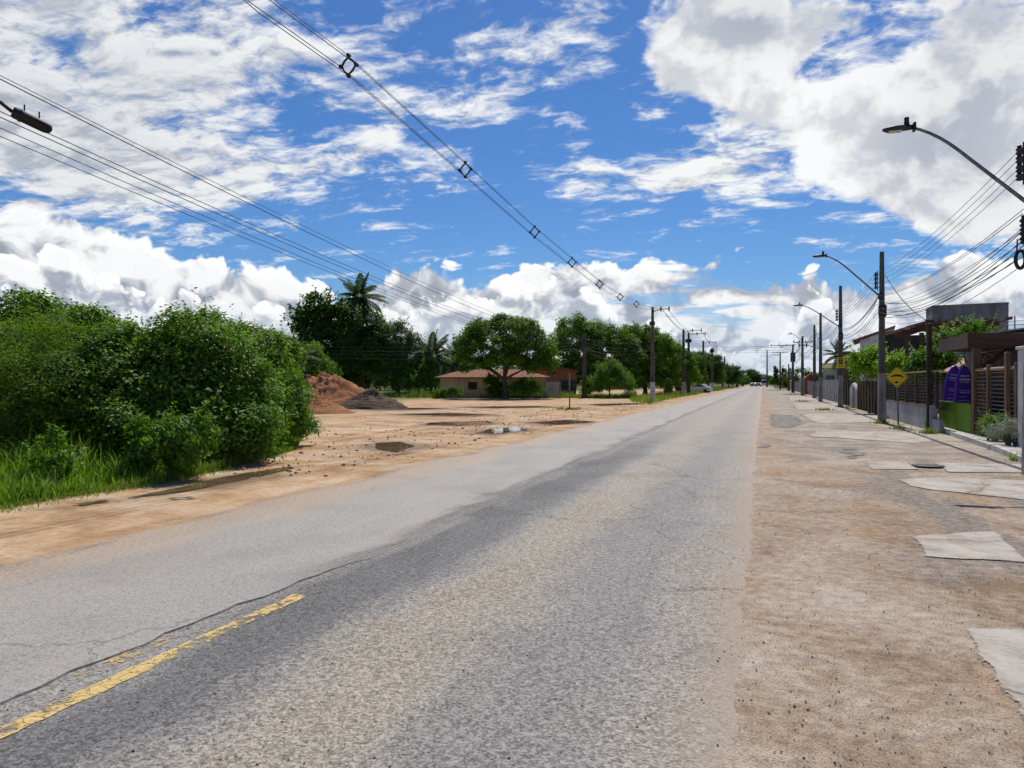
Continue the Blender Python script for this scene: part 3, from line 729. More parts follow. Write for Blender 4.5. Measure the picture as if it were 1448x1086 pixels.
hedge = [  # key, px, distance, photo row of the top, width scale, label
    ('shrub3', 30, 14.6, 409, 1.05, 'feathery yellow green shrub at the left photo edge behind tall grass'),
    ('shrub1', -75, 15.6, 405, 1.05, 'broad leaved shrub cut by the left edge of the photo'),
    ('shrub1', 100, 18.4, 424, 1.05, 'tall dark shrub poking above the feathery yellow green one'),
    ('shrub2', 125, 15.0, 470, 1.0, 'dark glossy shrub over the shadowed gap above the tall grass'),
    ('shrub1', 195, 16.0, 452, 1.0, 'mid green shrub behind the big leaved sapling in the grass'),
    ('shrub2', 262, 16.6, 438, 1.12, 'tall leafy shrub with upright sprays at the centre of the hedge'),
    ('shrub4', 318, 17.0, 470, 1.0, 'fresh green shrub bulging forward near the sand end of the hedge'),
    ('shrub1', 300, 19.6, 433, 1.1, 'tall shrub rising behind the fresh green bulging one'),
    ('shrub2', 345, 19.2, 456, 1.0, 'dark shrub with a hollow shaded foot near the puddle streak'),
    ('shrub4', 384, 20.4, 505, .85, 'last low fresh green shrub at the sandy end of the hedge'),
    ('shrub1', 358, 23.5, 452, 1.0, 'rear shrub showing behind the sandy end of the hedge'),
    ('shrub2', 180, 21.5, 452, 1.2, 'rear shrub filling the dip in the hedge skyline'),
    ('shrub1', 20, 21.0, 404, 1.25, 'highest rear shrub at the left of the hedge skyline'),
    ('shrub2', 285, 24.0, 436, 1.2, 'far rear shrub closing the middle of the hedge skyline')]
hh = {'shrub1': 3.55, 'shrub2': 3.45, 'shrub3': 3.6, 'shrub4': 2.8}
for i, (k, px, zc, top, ws, lab) in enumerate(hedge):
    h = hz(top, zc); place_plant(k, 'shrub', dp(px, zc), i * 1.9, (ws, ws, h / hh[k]), lab, 'shrub', HG)
for px, py, s_, rz, lab in ((170, 640, .75, 0, 'light green sapling with big leaves standing in the tall grass by the hedge'), (18, 655, .8, 2, 'big leaved sapling at the left photo edge above the tall grass'), (75, 680, .6, 4, 'small light sapling half sunk in the tall grass')):
    place_plant('sapling', 'sapling', gp(px, py + 12), rz, (s_, s_, s_), lab, 'sapling', 'big leaved saplings by the hedge')
for i, (px, py, s_, lab) in enumerate(((235, 676, 1.15, 'low leafy bush at the foot of the hedge where the tall grass ends'), (290, 660, .9, 'low bush at the hedge foot under the fresh green bulging shrub'), (408, 622, 1.0, 'small bush at the sandy corner of the hedge'), (345, 650, .7, 'tiny bush in the shade by the puddle streak'), (120, 668, 1.1, 'leafy bush inside the tall grass near the dark gap'))):
    place_plant('low', 'low_bush', gp(px, py), i * 2.1, (s_, s_, s_), lab, 'bush', 'low bushes along the hedge foot')
# grass: many single blades
def blades(name, fx, n, h, w, mat, seed, lean=.5, seg=3):
    r = np.random.default_rng(seed); P = fx(r, n); n = len(P)
    H = h[0] + (h[1] - h[0]) * r.random(n) ** 1.6
    if P.shape[1] > 2: H = H * P[:, 2]
    a = r.uniform(0, 6.28, n); dr = np.stack([np.cos(a), np.sin(a), np.zeros(n)], -1); sd_ = np.stack([-np.sin(a), np.cos(a), np.zeros(n)], -1)
    ln = r.uniform(.1, 1, n) * lean; W_ = w * r.uniform(.7, 1.4, n)
    B = np.stack([P[:, 0], P[:, 1], np.zeros(n)], -1); V = []
    for k in range(seg + 1):
        t = k / seg; c = B + dr * (ln * H * t ** 1.8)[:, None]; c[:, 2] += H * (t - .38 * ln * t ** 3)
        ww = (W_ * (1 - t ** 1.5) + .0008)[:, None]; V += [c - sd_ * ww, c + sd_ * ww]
    V = np.stack(V, 1); k0 = np.arange(n)[:, None] * (2 * seg + 2)
    Fc = np.concatenate([k0 + np.array([[2*k, 2*k+1, 2*k+3, 2*k+2]]) for k in range(seg)])
    o = link(name, npmesh(name, V.reshape(-1, 3), Fc, mat)); o['kind'] = 'stuff'; return o
def poly_pts(pxs, hfun=None):
    poly = [tuple(q[:2]) for q in pxs]
    lo_ = np.min(poly, 0); hi_ = np.max(poly, 0)
    def fx(r, n):
        P = r.uniform(lo_, hi_, (n * 5, 2)); P = P[in_poly(P, poly)][:n]
        return P if hfun is None else np.concatenate([P, hfun(P, r)[:, None]], 1)
    return fx
gpoly = [gp(-160, 745), gp(0, 716), gp(60, 708), gp(130, 694), gp(210, 683), gp(285, 670), gp(270, 648), gp(120, 640), gp(-160, 640)]
fade = lambda P, r: np.clip(.45 + .55 * np.sin(P[:, 0] * 1.3 + 1) * np.sin(P[:, 1] * 1.1), .35, 1) * r.uniform(.6, 1.15, len(P))
blades('tall_grass', poly_pts(gpoly, fade), 30000, (.35, 1.1), .010, L_GRASS, 21, .75)
gp2 = [gp(-160, 752), gp(0, 722), gp(90, 705), gp(220, 686), gp(300, 668), gp(420, 636), gp(425, 622), gp(330, 652), gp(240, 668), gp(100, 690), gp(-160, 735)]
blades('short_grass', poly_pts(gp2, lambda P, r: np.clip(.7 + .5 * np.sin(P[:, 0] * 2.3 + P[:, 1]), .3, 1)), 14000, (.06, .30), .007, L_DRY, 22, .8)
blades('thin_grass', poly_pts([gp(0, 728), gp(330, 668), gp(330, 660), gp(0, 712)], None), 900, (.03, .12), .005, L_DRY, 29, .9)
# verge along the far left side of the road
vp = [(-8.3, 60), (-8.7, 75), (-8.9, 120), (-8.8, 200), (-8.6, 330), (-17, 330), (-16, 200), (-15, 110), (-13.0, 78), (-10.6, 66)]
blades('verge_grass', poly_pts(vp, lambda P, r: .5 + .5 * np.sin(P[:, 0] * .9 + P[:, 1] * .35) ** 2), 26000, (.2, .75), .022, L_DRY, 23, .7, 2)
wp_ = [dp(470, 92), dp(560, 88), dp(640, 86), dp(700, 82), dp(800, 84), dp(900, 82), dp(900, 90), dp(700, 90), dp(640, 95), dp(470, 99)]
blades('weeds', poly_pts(wp_, lambda P, r: .45 + .55 * np.sin(P[:, 0] * .8) ** 2 * np.abs(np.sin(P[:, 0] * .23 + 1))), 16000, (.3, 1.3), .035, L_DRY, 24, .6, 2)
for i, (px, py, rx_, n) in enumerate(((805, 579, 1.0, 400), (1246, 599, .35, 160), (1270, 607, .3, 90), (1188, 576, .4, 90), (1312, 613, .28, 240), (1256, 592, .35, 160), (1135, 568, .6, 120), (1165, 580, .6, 120), (1120, 558, 1.5, 260), (1205, 577, .5, 140), (1448, 652, .3, 200), (1100, 552, 2.5, 400))):
    c_ = gp(px, py)
    blades('grass_tuft', lambda r, n, c_=c_, q=rx_: np.array(c_[:2]) + r.normal(0, .45, (n, 2)) * q, n, (.05, .26), .006 + .0002 * gp(px, py).y, L_DRY, 60 + i, .8)
# ---------------------------------------------------------------- trees, palms, mounds
def tree(name, px, zc, vols, kw, trunk, label, group=None, cat='tree'):
    """vols: (dx, dy, z, rx, ry, rz) in metres about the trunk foot; trunk = (height, radius)"""
    t = thing(name, dp(px, zc), label, cat, group)
    v = [((a, b_, c), (d, e, f)) for a, b_, c, d, e, f in vols]
    me = crown_mesh('crown', v, **kw); link('crown', me, t).location = (0, 0, 0)
    t.rotation_euler.z = TH
    tips = [(a, b_, c + f * .2) for a, b_, c, d, e, f in vols]
    mb = limbs((0, 0, -.1), (0, 0, trunk[0]), tips, trunk[1], kw['seed'])
    tr = MB.build(mb, 'trunk', BARK); tr.parent = t
    return t
TG = 'trees behind the sandy lot'
# the loose crowned tree with an open branch on its left
q = 93
tree('almond_tree', 478, q, [(0, 0, 5.2, 5.2, 4, 4.2), (-2.6, 0, 6.6, 3.2, 3, 3.0), (2.8, 0, 7.0, 3.2, 3, 3.4), (.3, 0, 9.0, 2.6, 2.5, 2.2), (-4.6, -1, 4.0, 2.2, 2, 2.6), (-1.0, 0, 9.6, 1.6, 1.6, 1.2)],
     dict(nclump=650, nleaf=64, cr=.75, leaf=.30, mat=L_DARK, seed=31, shoots=220, shoot_len=1.0, asp=.6), (4.5, .3),
     'big dark loose crowned tree left of the leaning vine covered one', TG)
tree('open_branch_tree', 447, 91, [(-1.4, 0, 9.9, 1.5, 1.2, .9), (.4, 0, 10.9, 1.5, 1.2, .9), (-2.3, 0, 8.4, 1.2, 1, .8), (-.2, 0, 9.0, 1.3, 1.2, .8), (1.8, 0, 10.0, 1.3, 1, .8)],
     dict(nclump=87, nleaf=22, cr=.55, leaf=.42, mat=L_DARK, seed=32, shoots=60, shoot_len=1.0, asp=.7, inner=.1), (6.5, .2),
     'sparse tree whose open leafy branches show against the clouds', TG)
tree('vine_tree', 562, 95, [(0, 0, 3.6, 3.4, 3, 3.4), (-.6, 0, 6.6, 2.6, 2.4, 2.4), (1.6, 0, 5.8, 2.2, 2, 2.2), (3.0, 0, 3.4, 2.2, 2, 2.6), (.4, 0, 8.2, 1.4, 1.2, 1.2)],
     dict(nclump=525, nleaf=68, cr=.62, leaf=.22, mat=L_VINE, seed=33, shoots=260, shoot_len=.9, asp=.45, droop=.4), (4, .25),
     'grey green tree draped in vines right of the tallest palm', TG)
tree('leafy_tree', 592, 93, [(0, 0, 2.2, 2.4, 2, 2.2), (-1.4, 0, 1.9, 1.8, 2, 1.8), (1.2, 0, 2.8, 1.5, 1.4, 2.0)],
     dict(nclump=250, nleaf=76, cr=.5, leaf=.20, mat=L_FRESH, seed=34, shoots=120, shoot_len=.6, asp=.5), (1.6, .12),
     'small bright leafy tree between the vine covered tree and the dark palm', TG)
tree('bushy_tree', 425, 82, [(0, 0, 3.0, 3.2, 3, 3.0), (-2.4, 0, 3.6, 2.4, 2, 2.6), (-4.6, 0, 4.2, 2.6, 2, 2.6), (1.8, 0, 2.4, 2.0, 2, 2.2)],
     dict(nclump=375, nleaf=76, cr=.6, leaf=.24, mat=L_MANGO, seed=35, shoots=120, shoot_len=.6, asp=.5), (2.2, .2),
     'rounded tree peeping over the end of the hedge above the brown heap', TG)
tree('mango_tree', 714, 80, [(0, 0, 6.0, 4.6, 4, 2.5), (-2.5, 0, 5.4, 3.0, 2.8, 2.2), (2.6, .2, 5.3, 2.9, 2.8, 2.1), (-1.0, 0, 7.2, 2.6, 2.4, 1.5), (1.2, 0, 7.0, 2.4, 2.2, 1.4), (-3.6, -.6, 3.9, 1.9, 2, 1.4), (3.7, -.4, 3.9, 1.8, 2, 1.4), (0, -2.0, 4.2, 3.4, 2, 1.4), (-2.8, -.8, 3.3, 1.9, 1.6, 1.1), (3.0, -.6, 3.2, 1.7, 1.6, 1.0), (.3, 1.0, 3.8, 2.8, 2, 1.1), (0, -1.2, 5.2, 3.6, 2, 1.6)],
     dict(nclump=650, nleaf=87, cr=.68, leaf=.27, mat=L_MANGO, seed=36, shoots=60, inner=.45, shoot_len=.4, asp=.5, flat_=.6, low=-.35, upb=.7), (3.4, .3),
     'round topped mango tree with its trunk in front of the cream house', TG)
tree('mango_tree', 832, 101, [(0, 0, 5.0, 5.2, 4.5, 4.6), (-1.6, 0, 8.0, 3.4, 3.4, 2.4), (1.8, 0, 7.6, 3.4, 3.2, 2.2), (-3.4, 0, 6.0, 2.4, 2.6, 2.4), (4.2, 0, 5.8, 2.6, 2.6, 2.6), (5.6, 0, 4.4, 2.2, 2.6, 3.2), (0, -2, 2.2, 5.2, 2.6, 2.2), (-3.6, -1, 2.2, 2.2, 2, 2.2), (4.4, -1.4, 2.0, 2.6, 2, 2.0)],
     dict(nclump=750, nleaf=76, cr=.72, leaf=.30, mat=L_MANGO, seed=37, shoots=60, inner=.45, shoot_len=.4, asp=.5, flat_=.6, low=-.4, upb=.7), (4, .35),
     'largest dome shaped mango tree behind the orange gabled house', TG)
tree('mango_tree', 912, 104, [(0, 0, 4.6, 3.4, 4, 4.4), (-1.0, 0, 7.4, 2.8, 2.8, 2.0), (1.4, 0, 6.8, 2.4, 2.8, 2.2), (2.6, 0, 4.6, 2.4, 2.6, 3.4), (-2.4, 0, 5.6, 2.2, 2.6, 2.6), (0, -2, 2.2, 3.4, 2.4, 2.2), (2.6, -1, 1.8, 2.2, 2, 1.9)],
     dict(nclump=525, nleaf=76, cr=.7, leaf=.30, mat=L_MANGO, seed=38, shoots=50, inner=.45, shoot_len=.4, asp=.5, flat_=.6, low=-.4, upb=.7), (4, .32),
     'dark dome shaped mango tree directly behind the first white footed pole', TG)
tree('roadside_bush', 862, 84, [(0, 0, 1.9, 1.9, 1.7, 1.9), (-1.4, 0, 1.3, 1.3, 1.3, 1.2), (1.4, 0, 1.4, 1.4, 1.3, 1.4), (.3, 0, 3.2, 1.0, 1, .9), (-2.4, 0, .9, .8, 1, .9)],
     dict(nclump=262, nleaf=76, cr=.42, leaf=.17, mat=L_FRESH, seed=39, shoots=120, shoot_len=.6, asp=.45), (1.2, .09),
     'upright bright green bush at the lot edge right of the dark pole', None, 'bush')
tree('house_shrub', 740, 80.5, [(0, 0, 1.0, 1.3, .8, 1.0), (1.2, 0, .9, 1.0, .8, .9), (-1.0, 0, .7, .8, .7, .8), (.4, 0, 1.7, .7, .7, .6)],
     dict(nclump=137, nleaf=57, cr=.32, leaf=.17, mat=L_FRESH, seed=40, shoots=60, shoot_len=.5, asp=.45), (.5, .06),
     'leafy shrub against the cream house wall right of the mango trunk', None, 'bush')
tree('house_shrub', 697, 80.8, [(0, 0, 1.3, .9, .8, 1.3), (.4, 0, .8, .9, .8, .9)],
     dict(nclump=100, nleaf=57, cr=.3, leaf=.17, mat=L_DARK, seed=41, shoots=30, shoot_len=.4, asp=.45), (.5, .06),
     'dark shrub against the cream house wall left of the mango trunk', None, 'bush')
tree('small_bush', 638, 80.5, [(0, 0, .6, 1.2, .6, .6), (-1.2, 0, .4, .7, .6, .5)],
     dict(nclump=87, nleaf=49, cr=.26, leaf=.16, mat=L_FRESH, seed=42, shoots=30, shoot_len=.4, asp=.45), (.3, .05),
     'low bush at the left corner of the cream house', None, 'bush')
# roadside trees running away to the vanishing point: few crowns reused, each its own thing
far_protos = []
for sd_, mt in ((51, L_MANGO), (52, L_DARK), (53, L_VINE)):
    v = [(0, 0, 2.6, 2.4, 2.2, 2.5), (-1.2, .3, 4.4, 1.8, 1.7, 1.7), (1.2, 0, 4.0, 1.7, 1.7, 1.8), (0, 0, 5.6, 1.4, 1.4, 1.1), (-2.2, 0, 2.4, 1.3, 1.2, 1.7), (2.1, 0, 2.2, 1.3, 1.2, 1.6)]
    me = crown_mesh('crown', [((a, b_, c), (d, e, f)) for a, b_, c, d, e, f in v], nclump=325, nleaf=64, cr=.55, leaf=.26, mat=mt, seed=sd_, shoots=80, shoot_len=.6, asp=.5)
    o = limbs((0, 0, -.1), (0, 0, 2.4), [(a, b_, c) for a, b_, c, *_ in v], .18, sd_).build('trunk', BARK); far_protos.append((me, o.data)); bpy.data.objects.remove(o)
far_trees = [  # px, zc, top row, width factor, kind, label
    (950, 112, 487, 1.1, 0, 'tree with a sloping outline just right of the first white footed pole'),
    (975, 135, 497, 1.2, 1, 'dark tree behind the pair of poles standing close together'),
    (945, 96, 536, .75, 2, 'pale shrubby tree low beside the first white footed pole'),
    (960, 150, 492, 1.5, 0, 'wide tree standing behind the pair of close poles'),
    (993, 165, 497, 1.35, 1, 'dark tree behind the third pole from the dome shaped mango'),
    (1002, 190, 503, 1.4, 0, 'tree whose slope ends left of the white billboards'),
    (962, 110, 530, .8, 2, 'pale straggly bush at the foot of the close pair of poles'),
    (1022, 215, 514, 1.7, 1, 'dark round tree just left of the white billboards'),
    (1030, 240, 520, 1.5, 0, 'tree close behind the white billboards'),
    (1041, 270, 524, 1.7, 1, 'tree right of the white billboards'),
    (1049, 330, 531, 2.0, 0, 'low tree along the road right of the billboards'),
    (1061, 420, 522, 1.6, 1, 'taller tree standing alone at the far end of the road'),
    (1069, 470, 531, 2.6, 1, 'wide tree closing the far end of the road on its left'),
    (1079, 480, 530, 2.8, 0, 'wide tree closing the far end of the road above the vehicles'),
    (1088, 440, 531, 2.4, 1, 'tree at the far end right of the parked vehicles'),
    (1096, 330, 533, 1.6, 0, 'low round tree beyond the far right wall'),
    (1103, 260, 534, 1.2, 2, 'pale tree behind the far right wall'),
    (1112, 200, 535, 1.0, 0, 'small tree behind the far right poles'),
    (1147, 120, 530, 1.0, 0, 'bushy tree behind the long pale fence'),
    (1160, 110, 528, .9, 1, 'dark tree behind the white concrete fence'),
    (640, 118, 505, 1.3, 1, 'dark tree filling the gap left of the round mango'),
    (770, 116, 505, 1.1, 1, 'dark tree in the gap between the two largest mangos'),
    (520, 112, 470, 1.5, 1, 'dark tree backing the loose crowned tree'),
    (385, 112, 470, 1.6, 0, 'far tree whose top shows over the hedge end'),
]
for i, (px, zc, top, ws, k, lab) in enumerate(far_trees):
    me, tm = far_protos[k]; t = thing('roadside_tree', dp(px, zc), lab, 'tree', 'trees along and beyond the road')
    h = hz(top, zc) / 6.6; t.scale = (h * ws, h * ws, h) if ws < 1.2 else (h * ws * .85, h * ws * .85, h); t.rotation_euler.z = i * 2.3
    link('crown', me, t); link('trunk', tm, t)
for i, (px, top) in enumerate(((1096, 516), (1099, 520), (1107, 517), (1110.5, 521))):
    t = thing('cypress', dp(px, 235), ['thin dark cypress, leftmost of the row on the far right', 'second thin cypress of the far right row', 'tallest slim cypress beside the far crossarm pole', 'rightmost slim cypress of the far row'][i], 'cypress', 'cypresses at the far right')
    h = hz(top, 235)
    link('crown', crown_mesh('crown', [((0, 0, h * .5), (.42, .42, h * .5))], 70, 26, .3, .3, L_DARK, 70 + i, upb=1.0), t)
    MB().tube([(0, 0, 0), (0, 0, h * .8)], [.12, .04], 6).build('trunk', BARK).parent = t
# palms
def palm(px, zc, top_py, r_fr, nf, lean, label, seed, trunk_r=.16, mat=L_PALM, dd=(0, 0)):
    r = random.Random(seed); t = thing('coconut_palm', dp(px, zc), label, 'palm', 'coconut palms'); t.rotation_euler.z = TH
    H = hz(top_py, zc); c = Vector((lean, 0, H))
    tr = MB().tube([(0, 0, -.1), (lean * .15, 0, H * .3), (lean * .5, 0, H * .65), c], [trunk_r * 1.5, trunk_r, trunk_r * .85, trunk_r * .75], 8).build('trunk', BARK); tr.parent = t
    for f in range(nf):
        a = f * 2.399 + r.uniform(-.3, .3); e = math.radians(78 - 118 * (f / nf) + r.uniform(-12, 12)); L = r_fr * r.uniform(.85, 1.1)
        d = Vector((math.cos(a) * math.cos(e), math.sin(a) * math.cos(e), math.sin(e))); pts = []; p_ = c.copy(); k = 9
        for j in range(k + 1):
            pts.append(p_.copy()); p_ = p_ + d * L / k; d = (d + Vector((0, 0, -.115 - .02 * r.random()))).normalized()
        mb = MB().tube(pts, [.045 * (1 - j / (k + 2)) for j in range(k + 1)], 4)
        for j in range(1, k * 4):
            tt = j / (k * 4) * k; i0 = min(int(tt), k - 1); q_ = pts[i0].lerp(pts[i0+1], tt - i0); ax = (pts[i0+1] - pts[i0]).normalized()
            sd2 = ax.cross(Vector((0, 0, 1))); sd2 = sd2.normalized() if sd2.length > .05 else Vector((1, 0, 0))
            ll = L * .24 * math.sin(math.pi * (.12 + .83 * j / (k * 4))) + .05
            for s_ in (-1, 1):
                dr = (sd2 * s_ + ax * .65 + Vector((0, 0, -.35 + r.uniform(-.15, .15)))).normalized(); w = .05 * r_fr / 2.5
                m_ = q_ + dr * ll * .5; e_ = q_ + dr * ll + Vector((0, 0, -.22 * ll)); wv_ = ax * w
                mb.add([q_ - wv_ * .5, q_ + wv_ * .5, m_ + wv_, e_, m_ - wv_], [(0, 1, 2, 4), (4, 2, 3)])
        fo = mb.build('frond', mat); fo.parent = t
    return t
palm(512, 96, 422, 3.7, 26, -.3, 'tallest coconut palm rising above the loose crowned tree', 3, .2)
palm(610, 95, 503, 3.5, 24, .1, 'shorter dark coconut palm between the vine covered tree and the round mango', 5, .16)
palm(648, 104, 508, 3.2, 18, -.2, 'half hidden coconut palm at the left flank of the round mango', 8, .15)
palm(1184, 82, 503, 1.9, 20, .1, 'small palm showing above the olive building beside the tag bearing pole', 9, .12)
palm(421, 74, 505, 2.2, 16, 0, 'little palm over the end of the hedge beside the brown heap', 12, .1)
# heaps of earth at the end of the hedge
def mound(name, px, py, w, d, h, seed, mat, label, skew=0.0, ang=0.0):
    r = np.random.default_rng(seed); n = 56; g_ = np.linspace(-1, 1, n); X_, Y_ = np.meshgrid(g_, g_)
    R_ = np.sqrt(X_**2 + Y_**2); Zc = np.clip(1 - R_, 0, 1) ** .85
    ph = r.uniform(0, 6, 12); nz = sum(np.sin(X_ * f * math.cos(a) + Y_ * f * math.sin(a) + ph[i]) / f for i, (f, a) in enumerate(((5, .3), (7, 1.4), (11, 2.2), (17, .9), (27, 2.7), (41, 1.8))))
    Zc = Zc * (1 + .55 * nz) + Zc * .06 * r.normal(size=X_.shape) + .02 * np.sin(R_ * 40 + nz * 4) * (Zc > .05); Zc = np.where(R_ >= .99, -.03, np.maximum(Zc, 0))
    V = np.stack([(X_ + skew * Zc) * w / 2, Y_ * d / 2, Zc * h], -1).reshape(-1, 3)
    I = (np.arange(n - 1)[:, None] * n + np.arange(n - 1)[None]).ravel()
    o = link(name, npmesh(name, V, np.stack([I, I + 1, I + n + 1, I + n], -1), mat, True)); c_ = gp(px, py); o.location = (c_.x, c_.y, 0); o.rotation_euler.z = TH + ang
    return tag(o, label, 'earth heap', 'heaps of earth at the hedge end')
RED = simple('red_earth', (.20, .076, .028), (.38, .165, .07), 1.1, .95, .12)
BRN = simple('brown_soil', (.055, .036, .023), (.15, .10, .065), 1.6, .95, .09)
mound('earth_heap', 474, 574, 8.2, 6.5, 2.5, 4, RED, 'reddish earth heap with steep sides at the hedge end', -.25)
mound('earth_heap', 420, 566, 7.0, 5.2, 3.1, 5, BRN, 'tallest grey brown earth heap half hidden behind the hedge end', 0)
mound('earth_heap', 524, 577.5, 5.0, 3.4, 1.2, 6, BRN, 'small dark brown soil heap in front of the reddish heap', .05)
mound('earth_heap', 452, 584, 4.0, 3.0, .7, 9, RED, 'low reddish earth spill at the foot of the steep heap')

# the unbroken wood far behind the lot and the road, read as one mass
wv2 = []; r = random.Random(5)
for k in range(64):
    px = -420 + 1380 * k / 63; zc = 150 + 40 * r.random() + (px > 700) * 30; c = dp(px, zc); h = r.uniform(5.0, 8.5)
    wv2.append(((c.x, c.y, h * .5), (4.5, 3, h * .52)))
for k in range(26):
    px = 1128 + 460 * k / 25; zc = 170 + 60 * r.random(); c = dp(px, zc); h = r.uniform(3.5, 6)
    wv2.append(((c.x, c.y, h * .5), (4.0, 3, h * .5)))
link('far_wood', crown_mesh('far_wood', wv2, 7000, 26, 1.0, .6, L_DARK, 99, upb=.5, inner=.1, low=-.9))['kind'] = 'stuff'
# ---------------------------------------------------------------- utility poles, lamps, wires
P_DARK = simple('weathered_concrete', (.055, .050, .044), (.15, .135, .118), 2.0, .9, .006, streak=(2, 2, .35))
P_WHITE = simple('whitewash', (.36, .35, .33), (.66, .65, .62), 3.0, .9, .006, streak=(1.5, 1.5, .5))
P_PALE = simple('grey_wash', (.16, .155, .15), (.34, .33, .315), 3.0, .9, .006, streak=(1.5, 1.5, .4))
STEEL = simple('galvanised_steel', (.10, .10, .105), (.22, .22, .225), 6, .5, .002, .6)
DSTEEL = simple('dark_steel', (.02, .02, .022), (.06, .06, .065), 6, .5, .002, .5)
CERAM = simple('insulator_glaze', (.016, .011, .010), (.04, .026, .022), 6, .25, .001, 0, .5)
RUBBER = simple('cable_rubber', (.008, .008, .009), (.018, .018, .02), 5, .6, .0)
LAMPG = simple('lamp_glass', (.45, .45, .42), (.6, .6, .56), 4, .2, .0)
def shaft(mb, base, h, r, z0=0.0, z1=None):           # slightly tapered H-like concrete post with recessed faces
    b0 = Vector(base); z1 = h if z1 is None else z1
    def ring(z, k):
        q = (r * (1 - .48 * z / h)) * k; w = q * .72
        return [b0 + Vector(v) for v in ((-q,-w,z),(-q*.35,-w,z),(-q*.3,-w*.8,z),(q*.3,-w*.8,z),(q*.35,-w,z),(q,-w,z),(q,w,z),(q*.35,w,z),(q*.3,w*.8,z),(-q*.3,w*.8,z),(-q*.35,w,z),(-q,w,z))]
    return ring
def add_shaft(mb, base, h, r, z0, z1, k=1.0, n=6):
    ring = shaft(mb, base, h, r); vs = []; fs = []
    for i in range(n + 1): vs += ring(z0 + (z1 - z0) * i / n, k)
    for i in range(n):
        for j in range(12): fs.append((i*12+j, i*12+(j+1) % 12, i*12+12+(j+1) % 12, i*12+12+j))
    fs.append(tuple(range(11, -1, -1))); fs.append(tuple(range(n*12, n*12+12)))
    return mb.add(vs, fs)
def insulator(mb, p, s=1.0, axis=(0, 0, 1)):
    return mb.lathe(p, [(.015*s, -.07*s), (.05*s, -.06*s), (.055*s, -.03*s), (.03*s, -.015*s), (.055*s, 0), (.05*s, .03*s), (.03*s, .045*s), (.04*s, .07*s), (.012*s, .085*s)], 9, axis)
PG_R, PG_L = 'utility poles along the right side', 'utility poles along the left side'
